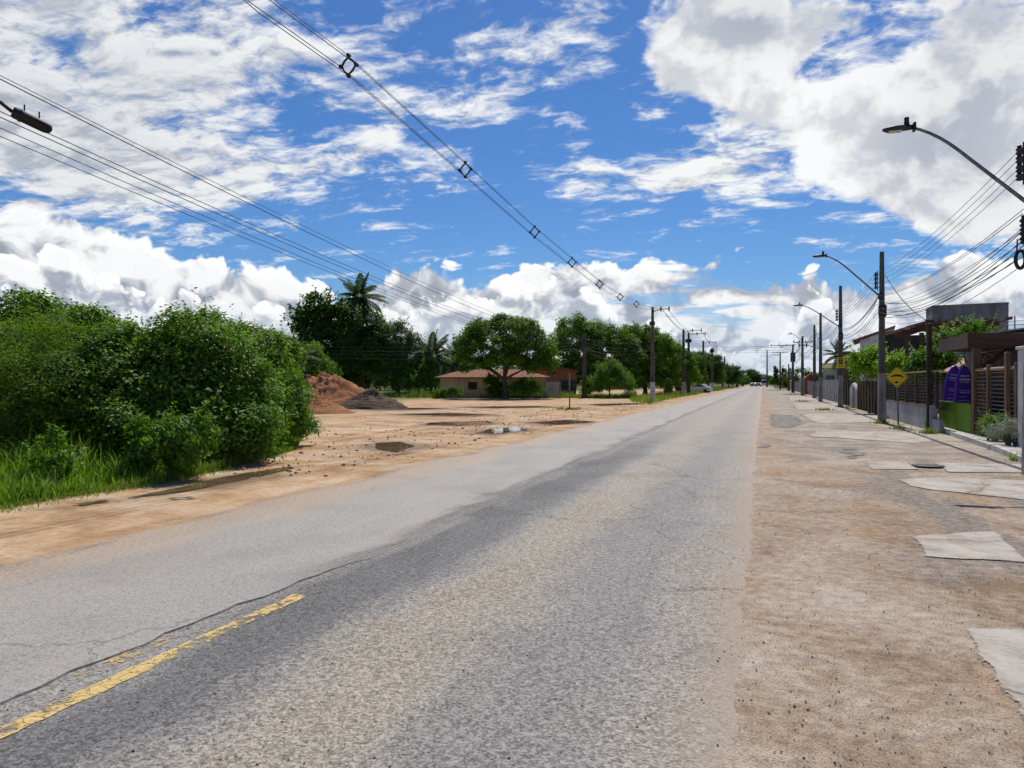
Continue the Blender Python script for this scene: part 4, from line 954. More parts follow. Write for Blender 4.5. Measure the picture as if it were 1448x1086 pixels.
def pole(px, zc, top, label, group, r=.17, foot=None, foot_h=1.6, lamp=None, rack=None, arms=(), box=None, xoff=0.0):
    base = dp(px, zc); H = hz(top, zc); t = thing('utility_pole', base, label, 'utility pole', group)
    z0 = foot_h if foot else 0
    add_shaft(MB(), base, H, r, z0, H)
    add_shaft(mb := MB(), base, H, r, z0 if foot else -.1, H).build('shaft', P_DARK, t)
    if foot: add_shaft(MB(), base, H, r, -.1, foot_h, 1.03).build('painted_foot', foot, t)
    if lamp:                                            # (tip px, tip py, joint py)
        tp, ty, jy = lamp; j = base + Vector((-.1, -.12, hz(jy, zc))); kk = (tp - CX) / F; xt = j.y * (kk * CT - ST) / (CT + kk * ST)
        tip = Vector((xt, j.y, hz(ty, -xt * ST + j.y * CT)))
        ax = (tip - j); hor = Vector((ax.x, ax.y, 0)); pts = []
        for k in range(13):
            s_ = k / 12; pts.append(j + hor * s_ + Vector((0, 0, ax.z * (1.16 * s_ if s_ < .55 else 1.16 * s_ - .16 * ((s_ - .55) / .45) ** 1.0 - .20 * ((s_ - .55) / .45) * (1 - (s_ - .55) / .45) * -1.0))))
        arm = MB().tube(pts, [.037 - .010 * k / 12 for k in range(13)], 8).build('lamp_arm', STEEL, t)
        MB().box(j + Vector((.04, .02, 0)), (.2, .1, .26), 0, .02).build('bracket', DSTEEL, arm)
        hd = hor.normalized(); e = pts[-1]; up = Vector((0, 0, 1)); sd2 = Vector((0, 1, 0)); lh = MB(); rings = []
        for s_, w, hu, hd_ in ((-.08, .04, .04, .04), (.0, .06, .05, .05), (.10, .09, .06, .055), (.24, .11, .06, .065), (.40, .10, .03, .065), (.48, .04, .01, .03)):
            c = e + hd * s_; rings.append([c + sd2 * (w * math.cos(a)) + up * ((hu if math.sin(a) > 0 else hd_) * math.sin(a)) for a in [6.283 * q / 10 for q in range(10)]])
        lh.add([v for g_ in rings for v in g_], [(i*10+q, i*10+(q+1) % 10, i*10+10+(q+1) % 10, i*10+10+q) for i in range(5) for q in range(10)] + [tuple(range(9, -1, -1)), tuple(range(50, 60))], True)
        head = lh.build('lamp_head', DSTEEL, t)
        MB().box(e + hd * .26 + up * -.055, (.24, .14, .03), 0, .015).build('lens', LAMPG, head)
        MB().lathe(e + hd * .06 + up * .06, [(.05, 0), (.05, .05), (.035, .06), (.045, .075), (.045, .13), (.0, .145)], 9).build('photocell', DSTEEL, head)
        MB().box(e + hd * -.07, (.05, .16, .16), 0, .01).build('collar', DSTEEL, head)
    if rack:                                            # list of rows: vertical rack of insulators towards the road
        for k, py in enumerate(rack):
            p_ = base + Vector((-r - .09, -.06, hz(py, zc))); mb = insulator(MB(), p_, 1.15)
            mb.tube([p_ + Vector((0, 0, 0)), p_ + Vector((.16, .03, 0))], .014, 5); mb.build('insulator', CERAM, t)
        MB().box(base + Vector((-r - .02, -.06, hz((rack[0] + rack[-1]) / 2, zc))), (.03, .05, abs(hz(rack[0], zc) - hz(rack[-1], zc)) + .3)).build('rack_strap', DSTEEL, t)
    for py, w0, w1, kind in arms:                       # crossarm from w0 to w1 metres across the road
        zz = hz(py, zc)
        if kind == 'bracket':
            mb = MB().beam(base + Vector((0, -.1, zz - .25)), base + Vector((w1 * .45, -.1, zz)), .06, .07).beam(base + Vector((w1 * .43, -.1, zz)), base + Vector((w1, -.1, zz)), .06, .07)
            ca = mb.build('crossarm', DSTEEL, t)
            for q in (.5, .98):
                insulator(MB(), base + Vector((w1 * q, -.1, zz + .1)), 1.5).build('insulator', CERAM, ca); insulator(MB(), base + Vector((w1 * q, -.1, zz - .12)), 1.5).build('insulator', CERAM, ca)
        else:
            ca = MB().box(base + Vector(((w0 + w1) / 2, -.14, zz)), (w1 - w0, .09, .1)).build('crossarm', P_DARK, t)
            for q in (.04, .34, .66, .96): insulator(MB(), base + Vector((w0 + (w1 - w0) * q, -.14, zz + .13)), 1.6).build('insulator', CERAM, ca)
            MB().beam(base + Vector((w0 * .6, -.12, zz)), base + Vector((0, -.12, zz - .5)), .03, .04).beam(base + Vector((w1 * .6, -.12, zz)), base + Vector((0, -.12, zz - .5)), .03, .04).build('brace', DSTEEL, ca)
    if box:
        for py, w, h_ in box:
            MB().box(base + Vector((0, -r - .02, hz(py, zc))), (w, .28, h_), 0, .03).build('equipment_box', DSTEEL, t)
    return base, H
def clamps(base, zs, t): pass
# right side, nearest first
B0, H0 = pole(1466, 14.1, 150, 'nearest lamp pole, its long arm reaching in from the right photo edge', PG_R, .2, P_PALE, 1.7, (1287, 180, 294), (212, 224, 237, 249))
B1, H1 = pole(1247, 32.4, 356, 'tall dark lamp pole beside the yellow bump sign', PG_R, .155, P_PALE, 2.1, (1166, 361.5, 419), (388, 394, 400, 406), box=((440, .3, .5),))
B2, H2 = pole(1188.5, 52.8, 404, 'lamp pole carrying a small yellow tag board', PG_R, .175, P_PALE, 2.2, (1132, 431.5, 462), (440, 444, 448, 452), box=((476, .3, .5),))
B3, H3 = pole(1160.3, 68.5, 442.5, 'bare dark pole without a lamp past the tagged one', PG_R, .175, P_PALE, 2.2)
B4, H4 = pole(1151.6, 84, 459.5, 'slim dark pole with a short bracket, second beyond the tagged one', PG_R, .2, P_PALE, 1.8, arms=((488, 0, -1.6, 'bracket'),))
B5, H5 = pole(1134.7, 103, 475.5, 'lamp pole with a short crossarm past the bare pole pair', PG_R, .24, P_PALE, 2.4, (1119, 472, 481), arms=((484, -1.2, 1.2, 'cross'),))
B6, H6 = pole(1121.2, 130, 487.5, 'dark pole with four upright insulators and a lamp arm far up the right side', PG_R, .26, None, 0, (1105, 491, 497), arms=((488.5, -3.6, .3, 'cross'),), box=((505, .8, 1.6),))
pole(1115.3, 158, 515, 'short dark post between the far right poles', PG_R, .24)
pole(1103.2, 200, 498, 'far pole with a plain crossarm beside the cypresses', PG_R, .28, None, 0, arms=((498.5, -1.9, 1.9, 'cross'), (502, -1.9, .2, 'cross')))
pole(1084.7, 300, 495, 'thin pale lattice pole close to the vanishing point', PG_R, .36)
# left side
C1, D1 = pole(922.8, 71.5, 434.5, 'first white footed pole on the left with a double bracket arm', PG_L, .21, P_WHITE, 1.75, arms=((437.5, 0, 1.55, 'bracket'),), box=((457.5, .5, .35),))
pole(966.5, 104, 465.5, 'left one of the two poles standing close together', PG_L, .26, P_WHITE, 1.8, arms=((467.5, 0, 2.4, 'bracket'),))
C2, D2 = pole(973.8, 112, 470.2, 'right one of the two poles standing close together', PG_L, .26, None, 0, arms=((472, 0, 2.4, 'bracket'),), box=((482, .9, .5),))
C3, D3 = pole(994.5, 142, 482, 'white footed pole left of the gable shaped far tree', PG_L, .3, P_WHITE, 1.7, arms=((484, 0, 2.2, 'bracket'),))
C4, D4 = pole(1007, 158, 491.7, 'white footed pole just left of the dark round far tree', PG_L, .3, P_WHITE, 1.7, box=((496, .8, .8),))
C5, D5 = pole(1024.6, 205, 504, 'pole rising out of the dark round far tree', PG_L, .34, P_WHITE, 1.6)
C6, D6 = pole(1036.3, 250, 514, 'pole at the white billboards', PG_L, .36, P_WHITE, 1.6)
pole(1043, 285, 518, 'thin far pole right of the billboards', PG_L, .36)
pole(1051, 350, 522.5, 'last thin pole seen on the left side', PG_L, .4)
E1, G1 = pole(826.3, 84, 472, 'dark weathered pole at the back of the sandy lot', PG_L, .26, box=((484, .4, .4),))
# tag board on the third right pole
t = thing('tag_board', B2 + Vector((0, -.19, hz(513, 52.8))), 'small yellow notice board strapped to the lamp pole', 'notice board')
q = wloc(t); YEL = simple('yellow_sign_paint', (.80, .54, .015), (.88, .61, .02), 8, .5, .001); BLK = simple('black_sign_paint', (.012, .012, .012), (.025, .025, .025), 8, .5, .001)
MB().box(q, (.52, .03, .72), 0, .008).build('board', YEL, t)
MB().box(q + Vector((0, -.019, .05)), (.30, .012, .34)).build('dark_panel', simple('brown_print', (.12, .075, .03), (.2, .12, .05), 20, .6), t)
MB().box(q + Vector((0, -.019, -.24)), (.36, .012, .05)).box(q + Vector((0, -.019, .29)), (.36, .012, .05)).build('print_line', BLK, t)
# speed bump sign
zs = 28.5; sb = dp(1270.5, zs); sc = dp(1268, zs, hz(533.5, zs)); t = thing('bump_sign', sb, 'yellow diamond sign with a black speed bump symbol on a thin post', 'road sign')
MB().tube([sb + Vector((0, 0, -.1)), Vector((sc.x, sc.y, sc.z + .3))], .03, 8).build('post', STEEL, t)
rv = Vector((CT * .97, ST * 1.0, 0)).normalized(); rv = Vector((math.cos(.12), math.sin(.12), 0)); nv = Vector((rv.y, -rv.x, 0)); up = Vector((0, 0, 1)); c0 = sc + nv * .045; R_ = .405
def dia(R, rc=.06):
    out = []
    for k in range(4):
        a = k * math.pi / 2; d = Vector((math.cos(a), math.sin(a))); n2 = Vector((-d.y, d.x))
        for u in (-1, -.4, .4, 1): out.append(d * (R - rc * (.35 if abs(u) < .5 else .75)) + n2 * rc * u * .75)
    return out
def plate(poly, off, th): return [c0 + rv * p[0] + up * p[1] + nv * off for p in poly], nv * th
pl = MB().slab(*plate(dia(R_), 0, .004)).build('plate', YEL, t)
o_, i_ = dia(R_ - .025), dia(R_ - .043); mb = MB(); n = len(o_)
mb.add([c0 + rv * p[0] + up * p[1] + nv * .0065 for p in o_ + i_], [(k, (k+1) % n, n + (k+1) % n, n + k) for k in range(n)]); mb.build('border', BLK, pl)
hump = [(-.225, -.0), (-.2, .045), (-.13, .085), (-.05, .105), (.05, .105), (.13, .085), (.2, .045), (.225, 0), (.19, .0), (.14, .018), (.07, .03), (-.07, .03), (-.14, .018), (-.19, 0)]
mb = MB().slab(*plate([(x_, z_ + .0) for x_, z_ in hump], .0045, .003))
mb.slab(*plate([(.055 * math.cos(a) - .02, -.185 + .042 * math.sin(a)) for a in [6.283 * k / 12 for k in range(12)]], .0045, .003)); mb.build('symbol', BLK, pl)
# bare post standing in the lot
pb = gp(805.5, 579); t = thing('sign_post', pb, 'thin grey post standing alone on a grass tuft in the lot', 'post'); hh_ = hz(528, F * CH / 38)
MB().tube([pb + Vector((0, 0, -.1)), pb + Vector((0, 0, hh_ - .5))], .045, 8).build('post', STEEL, t)
MB().box(pb + Vector((0, 0, hh_ - .35)), (.07, .5, .72), TH, .01).build('edge_on_plate', STEEL, t)
# ---------------- wires
def sag(p0, p1, s_, n=14):
    p0, p1 = Vector(p0), Vector(p1)
    return [p0.lerp(p1, k / n) + Vector((0, 0, -s_ * 4 * (k / n) * (1 - k / n))) for k in range(n + 1)]
def wire(pts, r, label, cat='cable', group=None, name='cable'):
    return tag(MB().tube(pts, r * .82, 5, True).build(name, RUBBER), label, cat, group)
# compact medium voltage line on the left, held by diamond spacers
knots = [(14.4, 8.86, 365, 0), (17.6, 8.95, 493, 93), (24.5, 8.48, 658, 240), (31.9, 7.95, 756, 328), (38.2, 7.67, 809, 371), (44.7, 7.45, 848, 402), (51.2, 7.4, 877, 420), (57.5, 7.45, 900, 430)]
LX = -8.55
def line_at(px, py): z_ = lz(LX, px); return cw((px - CX) / F * z_, z_, hz(py, z_))
kp_ = [line_at(a, b_) for _, _, a, b_ in knots]
arm_end = C1 + Vector((1.5, -.1, hz(438.5, 71.5)))
back = kp_[0] + (kp_[0] - kp_[1]) * 4.0; back.x = LX; back.z = 9.6
path = [back] + kp_ + [Vector((LX, arm_end.y, arm_end.z))]
offs = [(0, .22), (-.19, 0), (.19, 0), (0, -.22)]
for k, (ox, oz) in enumerate(offs):
    wire([p_ + Vector((ox, 0, oz)) for p_ in path], .011 if k else .008, ['thin top messenger of the compact power line over the lot', 'left conductor of the compact power line with diamond spacers', 'right conductor of the compact power line with diamond spacers', 'lowest conductor of the compact power line with diamond spacers'][k], 'power line', 'compact power line on the left', 'power_conductor')
ords = ['largest and highest diamond spacer on the compact power line', 'second diamond spacer down the compact power line', 'third diamond spacer, where the line meets the cloud bank', 'fourth diamond spacer down the compact power line', 'fifth diamond spacer down the compact power line', 'sixth small diamond spacer nearing the double bracket pole', 'last small diamond spacer before the double bracket pole']
for k in range(7):
    c = kp_[k+1]; t = thing('wire_spacer', c, ords[k], 'wire spacer', 'diamond spacers on the compact line')
    ring = [Vector((x_, 0, z_)) for x_, z_ in ((0, .19), (.1, .11), (.17, 0), (.1, -.11), (0, -.19), (-.1, -.11), (-.17, 0), (-.1, .11))]
    MB().tube([c + v for v in ring + ring[:2]], .026, 6, False).build('frame', DSTEEL, t)
    for ox, oz in offs:
        MB().lathe(c + Vector((ox, -.05, oz)), [(.0, 0), (.042, .005), (.046, .05), (.042, .095), (0, .1)], 8, (0, 1, 0)).build('clamp', DSTEEL, t)
segs = [(Vector((LX, arm_end.y, arm_end.z)), C2 + Vector((2.3, 0, hz(471, 112)))), (C2 + Vector((2.3, 0, hz(471, 112))), C3 + Vector((2.1, 0, hz(484, 142)))), (C3 + Vector((2.1, 0, hz(484, 142))), C4 + Vector((.5, 0, hz(495, 158)))), (C4 + Vector((.5, 0, hz(495, 158))), C5 + Vector((.3, 0, hz(508, 205)))), (C5 + Vector((.3, 0, hz(508, 205))), C6 + Vector((.3, 0, hz(518, 250))))]
for i, (a, c) in enumerate(segs):
    for ox, oz in ((-.3, .1), (.3, 0), (0, -.35)):
        wire(sag(a + Vector((ox, 0, oz)), c + Vector((ox, 0, oz)), [1.1, .8, .5, .9, .7][i]), .022 + .004 * i, ['power conductor between the double bracket pole and the close pole pair', 'power conductor beyond the close pole pair', 'power conductor nearing the far white footed poles', 'power conductor sagging behind the dark round far tree', 'power conductor ending at the billboards pole'][i], 'power line', 'far conductors on the left span %d' % (i + 1), 'power_conductor')
# telecom cables crossing the upper left corner to the dark pole at the back of the lot
e1 = E1 + Vector((0, -.2, 0))
def tel(px, py, zc, pe, s_, label, r=.012, ext=True):
    a = dp(px, zc, hz(py, zc)); c = e1 + Vector((0, 0, hz(pe, 84)))
    a2 = a + (a - c) * .06; wire(sag(a2, c, s_, 22), r, label, 'cable', 'cables from the upper left corner')
tel(0, 88, 11.2, 480, .9, 'uppermost thin cable entering at the upper left photo edge', .007)
tel(0, 91, 11.2, 483, 1.0, 'thick black cable just under the uppermost thin one on the left', .011)
tel(0, 136, 11.2, 484, 1.05, 'cable directly above the hanging splice closure', .009)
tel(0, 143, 11.25, 486, 1.1, 'cable that carries the black splice closure', .010)
tel(0, 157, 11.2, 488, 1.15, 'cable running under the black splice closure', .008)
tel(0, 171, 11.2, 492, 1.05, 'lowest cable of the upper left group', .008)
zc_ = 11.5; c0 = dp(45, zc_, hz(171, zc_)); dv = (dp(66, zc_ + .12, hz(180, zc_ + .12)) - dp(25, zc_ - .12, hz(160.5, zc_ - .12))); L_ = dv.length; dv.normalize()
t = thing('splice_closure', c0, 'black cigar shaped splice closure hanging on the upper left cables', 'splice closure')
MB().lathe(c0 - dv * .26, [(0, 0), (.075, .0), (.085, .04), (.085, .09), (.095, .10), (.095, .13), (.085, .14), (.085, .44), (.07, .50), (.04, .53), (0, .54)], 14, dv).build('body', RUBBER, t)
MB().tube([c0 - dv * .26, c0 - dv * .55 + Vector((0, 0, .10)), c0 - dv * .9 + Vector((0, 0, .20))], [.03, .025, .012], 7).build('cable_entry', RUBBER, t)
MB().tube([c0 - dv * .1 + Vector((0, 0, .06)), c0 - dv * .1 + Vector((0, 0, .19))], .012, 5).tube([c0 + dv * .1 + Vector((0, 0, .06)), c0 + dv * .1 + Vector((0, 0, .19))], .012, 5).build('hanger', DSTEEL, t)
# cables from the lot pole to the roadside pole and back to the trees
for k, (p0, p1, s_) in enumerate(((479, 483, .35), (484, 487, .5), (487, 489, .7), (490, 491, .9), (493, 494, .6), (494, 500, 1.0))):
    wire(sag(e1 + Vector((.1, 0, hz(p0, 84))), C1 + Vector((-.1, 0, hz(p1, 71.5))), s_), .018, 'dark cable slung between the lot pole and the double bracket pole', 'cable', 'bundle slung in front of the big mango')
lft = dp(400, 83)
for k, (p0, p1) in enumerate(((484, 489), (488, 494), (492, 497), (495, 503))):
    wire(sag(e1 + Vector((-.1, 0, hz(p0, 84))), lft + Vector((0, 0, hz(p1, 83))), .35 + .1 * k), .016, 'dark cable running from the lot pole left across the trees', 'cable', 'cables across the left trees')
# cables crossing the road far away
for k, (a, pa, c, pc) in enumerate(((C4, 490, B5, 486), (C4, 491.5, B6, 489.5), (C4, 494, B6, 494), (C5, 497, B6, 497))):
    za = 158 if k < 3 else 205; zb = 103 if k == 0 else 130
    wire(sag(a + Vector((0, 0, hz(pa, za))), c + Vector((0, 0, hz(pc, zb))), .25), .026, ['highest cable crossing the road far ahead', 'second cable crossing the road far ahead', 'third cable crossing the road far ahead', 'lowest cable crossing the road far ahead'][k], 'cable', 'cables crossing the road far ahead')
# right side: low voltage lines and telephone bundles from pole to pole
RP = [(B0, 14.1), (B1, 32.4), (B2, 52.8), (B3, 68.5), (B4, 84), (B5, 103), (B6, 130)]
span = ['between the nearest lamp pole and the bump sign pole', 'between the bump sign pole and the tagged pole', 'between the tagged pole and the bare pole', 'between the bare pole and the slim bracket pole', 'past the slim bracket pole', 'far down the right side']
lv = [(212, 224, 237, 249), (388, 394, 400, 406), (440, 444, 448, 452), (463, 466, 469, 472), (475, 477, 479, 482), (489, 491, 492, 493), (501, 502, 503, 504)]
bun = [[296, 302, 318, 322, 326, 331, 337, 343, 348, 355, 361, 368], [418, 420, 424, 427, 431, 434, 437, 440, 443, 446, 449, 453], [463, 465, 467, 470, 472, 474, 476, 478, 480, 481, 483, 484], [478, 479, 481, 482, 484, 485, 487, 489, 490, 491, 492, 494], [487, 488, 490, 491, 492, 493, 494, 495, 496, 497, 498, 499], [497, 498, 499, 500, 501, 502, 503, 504, 505, 506, 507, 508], [506, 507, 508, 509, 510, 511, 512, 513, 514, 515, 516, 517]]
rr = random.Random(4)
for i in range(6):
    (a, za), (c, zb) = RP[i], RP[i+1]; nb = (12, 10, 7, 5, 4, 4)[i]
    for k in range(4):
        o_ = Vector((-.30, -.06, 0))
        wire(sag(a + o_ + Vector((0, 0, hz(lv[i][k], za))), c + o_ + Vector((0, 0, hz(lv[i+1][k], zb))), .28), .007 + .003 * i, 'one of four parallel upper wires ' + span[i], 'wire', 'upper wires ' + span[i], 'wire')
    for k in range(nb):
        q = int(k * 12 / nb); o_ = Vector((-.22 + rr.uniform(-.05, .1), -.1, 0))
        wire(sag(a + o_ + Vector((0, 0, hz(bun[i][q], za))), c + o_ + Vector((0, 0, hz(bun[i+1][q], zb))), rr.uniform(.3, .75)), rr.uniform(.006, .013) + .003 * i, 'dark cable in the slack bundle ' + span[i], 'cable', 'cable bundle ' + span[i])
zz = 13.9; c0 = dp(1443, zz, hz(367, zz)); t = thing('cable_reel', c0, 'black oval loop of spare cable hanging at the right photo edge', 'cable loop')
MB().tube([c0 + Vector((.075 * math.cos(a), 0, .16 * math.sin(a))) for a in [6.283 * k / 20 for k in range(22)]], .032, 7, False).build('loop', RUBBER, t)
MB().tube([c0 + Vector((-.06, 0, .1)), c0 + Vector((-.05, 0, .36)), dp(1450, 14.0, hz(340, 14.0))], .014, 5).build('hanger', RUBBER, t)
t = thing('splice_box', dp(1449, 14.0, hz(320, 14.0)), 'black ribbed cable box stacked on the nearest pole at the photo edge', 'cable box')
q = wloc(t); MB().lathe(q + Vector((0, 0, -.32)), [(0, 0), (.05, 0), (.085, .03), (.05, .06), (.085, .10), (.05, .14), (.085, .18), (.05, .22), (.085, .26), (.05, .30), (.085, .34), (.05, .38), (.09, .42), (.05, .47), (.06, .52), (0, .53)], 12).build('body', RUBBER, t)
# ---------------------------------------------------------------- buildings, fences, signs of the right side
def M2(n, a, b_, **k): return simple(n, a, b_, **k)
WHITEW = M2('white_render', (.38, .37, .36), (.62, .61, .60), scale=1.6, rough=.9)
GREYW = M2('grey_cement', (.11, .11, .11), (.24, .24, .245), scale=1.1, rough=.92, bump=.006, streak=(1.5, 1.5, .5))
PALEW = M2('pale_cement', (.26, .26, .265), (.38, .38, .385), scale=1.4, rough=.92, bump=.005)
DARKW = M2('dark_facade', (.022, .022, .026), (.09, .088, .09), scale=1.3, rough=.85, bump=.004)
OLIVE = M2('olive_render', (.12, .10, .045), (.20, .165, .075), scale=1.2, rough=.92)
CREAM = M2('cream_render', (.44, .32, .17), (.60, .46, .27), scale=.8, rough=.92)
BRICK = M2('terracotta_render', (.26, .105, .05), (.38, .165, .085), scale=1.5, rough=.92)
WOODR = M2('red_stained_wood', (.060, .022, .014), (.125, .050, .030), scale=2.5, rough=.6, streak=(6, .8, 6))
WOODB = M2('brown_wood', (.075, .042, .022), (.19, .11, .058), scale=2.5, rough=.65, streak=(6, 6, .8))
WOODD = M2('dark_wood', (.022, .017, .012), (.07, .052, .036), scale=2.5, rough=.8, streak=(6, 6, .8))
WOODP = M2('pale_dry_wood', (.20, .125, .075), (.40, .27, .17), scale=2.5, rough=.75, streak=(1, 6, 6))
GREENB = M2('green_board_paint', (.095, .20, .010), (.14, .26, .016), scale=2.0, rough=.7, bump=.003, spec=.2)
PURPLE = M2('purple_gelcoat', (.13, .045, .50), (.17, .06, .62), scale=3, rough=.35, spec=.5)
WSTRIPE = M2('white_lettering', (.66, .64, .76), (.82, .81, .88), scale=14, rough=.5)
TARP = M2('tan_awning', (.28, .17, .09), (.46, .30, .18), scale=3, rough=.8)
m, b, p, o, _ = material('window_glass'); GLASS = m
pset(b, p, (.012, .016, .022), .06, 0, .6, b.bump(b.noise(o, 2.0, 2), .002, .3))
m, b, p, o, _ = material('clay_tiles'); TILE = m
gx, gy, gz = b.xyz(o)
wv_ = b.m('ABSOLUTE', b.m('SINE', gx * 14.0)); rowm = b.m('FRACT', gy * 2.6)
nn = b.noise(b.vm('MULTIPLY', o, (4.5, 2.6, 1)), 1.2, 4, .7)
pset(b, p, b.mix(b.step(rowm, .0, .16), (.10, .04, .025), b.mul(b.ramp(nn, [(.32, (.17, .068, .038)), (.5, (.34, .15, .085)), (.7, (.48, .27, .18))]), b.vec(wv_ * .35 + .65, wv_ * .35 + .65, wv_ * .35 + .65))), .85, 0, .2, b.bump(wv_ + rowm * .4, .05))
def loc_build(mb, name, mat, parent): o = mb.build(name, mat); o.parent = parent; return o
def XY(L, px): return Vector((L, ly(L, px), 0))
# --- low white wall and the slatted fence on it
ya, yb, yc = ly(5.65, 1252), ly(5.65, 1317), ly(5.65, 1328)
t = thing('garden_wall', (5.72, (ya + yb) / 2, 0), 'low pale cement wall below the dark slatted fence behind the bump sign', 'wall')
MB().box((5.73, (ya + yb) / 2, .39), (.16, ya - yb, .86), 0, .01).build('wall', PALEW, t)
MB().box((5.73, (yb + yc) / 2 - .002, .2), (.16, yb - yc, .48), 0, .01).build('low_step', PALEW, t)
MB().box((5.73, yb + .12, .43), (.24, .3, .96), 0, .012).build('pier', PALEW, t)
t = thing('slat_fence', (5.74, (ya + yc) / 2, .82), 'dark horizontal slat fence standing on the low pale cement wall', 'fence')
mb = MB()
for k in range(10): mb.box((5.75, (ya + yc) / 2, .92 + .117 * k), (.03, ya - yc, .062))
mb.build('slats', WOODD, t)
for px in (1254, 1268, 1283, 1297, 1327):
    y_ = ly(5.75, px); MB().box((5.71, y_, 1.46), (.07, .09, 1.3)).build('fence_post', WOODB if px in (1283, 1297) else WOODD, t)
MB().box((5.74, (ya + yc) / 2, 2.1), (.12, ya - yc + .2, .06), 0, .008).build('top_rail', WOODP, t)
MB().box((5.68, (ya + yb) / 2, .845), (.10, ya - yb, .05)).build('bottom_rail', WOODB, t)
# --- tall dark post with its cable
q = XY(5.62, 1314); zq = lz(5.62, 1314); t = thing('gate_post', q, 'slim dark square post rising in front of the slatted fence', 'post')
MB().box(q + Vector((0, 0, hz(458, zq) / 2)), (.17, .17, hz(458, zq)), 0, .015).build('shaft', WOODD, t)
MB().box(q + Vector((0, 0, hz(456, zq) + .05)), (.26, .26, .12), 0, .02).build('cap', DSTEEL, t)
wire(sag(B1 + Vector((.12, -.1, hz(390, 32.4))), q + Vector((0, 0, hz(455, zq))), .25), .022, 'thick black drop cable from the bump sign pole to the slim dark post')
# --- green board with the two purple surfboards behind it
g0, g1 = XY(6.2, 1327.5), XY(6.2, 1372.5); t = thing('green_board', (g0 + g1) / 2, 'bright green painted board panel at the kerb below the purple surfboards', 'board')
MB().box((6.23, (g0.y + g1.y) / 2, .54), (.06, g0.y - g1.y, .92), 0, .008).build('panel', GREENB, t)
MB().box((6.23, (g0.y + g1.y) / 2, 1.015), (.09, g0.y - g1.y, .03)).build('top_edge', GREENB, t)
def surfboard(px, L, top, tilt, label):
    z_ = lz(L, px); base = cw((px - CX) / F * z_, z_, .11); H = hz(top, z_) - .1
    t = thing('surfboard', base, label, 'surfboard', 'purple surfboards behind the green board'); t.rotation_euler = (0, tilt, TH + .05)
    W_ = .34; n = 22; ol = []
    for k in range(n + 1):
        s_ = k / n; w = W_ * (min(1, (s_ / .12)) ** .5 * .2 + .8) * (1 if s_ < .45 else max(0.0, 1 - ((s_ - .45) / .55) ** 2.6) ** .62); ol.append((w, s_ * H))
    poly = [(w, z2) for w, z2 in ol] + [(-w, z2) for w, z2 in reversed(ol[:-1])]
    mb = MB(); nP = len(poly)
    fr = [(x_, -.03, z2) for x_, z2 in poly]; fi = [(x_ * .82, -.045, H / 2 + (z2 - H / 2) * .97) for x_, z2 in poly]; bk = [(x_, .02, z2) for x_, z2 in poly]
    mb.add(fr + fi + bk, [(k, (k+1) % nP, nP + (k+1) % nP, nP + k) for k in range(nP)] + [(2*nP + k, 2*nP + (k+1) % nP, (k+1) % nP, k) for k in range(nP)], True)
    mb.add(fi, [tuple(range(nP))]); mb.add(bk, [tuple(range(nP - 1, -1, -1))])
    bd = loc_build(mb, 'board', PURPLE, t)
    st = MB(); r = random.Random(int(px))
    for zf, hh2, lo_, hi_ in ((.83, .035, -.62, .62), (.775, .05, -.7, .75), (.735, .02, -.68, .5), (.60, .018, -.7, .72), (.565, .022, -.55, .72), (.50, .016, -.6, .3), (.44, .022, -.72, .7), (.40, .014, -.7, .7), (.36, .02, -.72, .62), (.32, .016, -.6, .7)):
        x_ = lo_ * W_ * .8
        while x_ < hi_ * W_ * .8:                       # broken rows of small letter-like marks
            w = r.uniform(.025, .085); st.box((x_ + w / 2, -.050, zf * H + r.uniform(-.004, .004)), (w, .006, hh2 * r.uniform(1.2, 1.6))); x_ += w + r.uniform(.006, .022)
    loc_build(st, 'lettering', WSTRIPE, bd)
surfboard(1340, 6.66, 515.5, .13, 'left purple surfboard with rows of white lettering, leaning right')
surfboard(1361, 6.62, 517, .03, 'right purple surfboard with rows of white lettering beside the kiosk post')
# --- kiosk with the heavy brown fascia
LK = 6.05; A_ = XY(LK, 1370.5); Bk = XY(LK, 1329); t = thing('gate_kiosk', A_ + Vector((.3, .3, 0)), 'brown wooden gate kiosk with a heavy flat fascia roof', 'kiosk')
rx_ = Vector((CT, ST, 0)); A2 = A_ + rx_ * 6.5; B2k = Bk + rx_ * 6.5
FR = M2('brown_fascia', (.060, .038, .030), (.12, .080, .062), scale=3, rough=.7, streak=(6, .6, 8))
fa = MB().prism([A_[:2], A2[:2], B2k[:2], Bk[:2]], 2.80, 3.19).build('roof', WOODR, t)
MB().slab([A_ + Vector((-.004, -.02, 2.78)), Bk + Vector((-.004, .02, 2.78)), Bk + Vector((-.004, .02, 3.22)), A_ + Vector((-.004, -.02, 3.22))], (-.04, 0, 0)).build('side_fascia', FR, fa)
MB().slab([A_ + Vector((-.02, -.045, 3.03)), A2 + Vector((0, -.045, 3.03)), A2 + Vector((0, -.045, 3.225)), A_ + Vector((-.02, -.045, 3.225))], (0, .04, 0)).slab([A_ + Vector((-.02, -.03, 2.775)), A2 + Vector((0, -.03, 2.775)), A2 + Vector((0, -.03, 3.02)), A_ + Vector((-.02, -.03, 3.02))], (0, .03, 0)).build('front_fascia', WOODR, fa)
for pp in (A_ + Vector((.28, .35, 0)), Bk + Vector((1.05, -.35, 0)), A_ + rx_ * 3.4 + Vector((0, .35, 0))):
    MB().box(pp + Vector((0, 0, 1.44)), (.24, .24, 2.7), 0, .015).build('post', WOODB, t)
MB().beam(A_ + Vector((.3, .3, 2.05)), A_ + rx_ * 1.3 + Vector((0, .3, 2.74)), .09, .12).build('brace', WOODR, t)
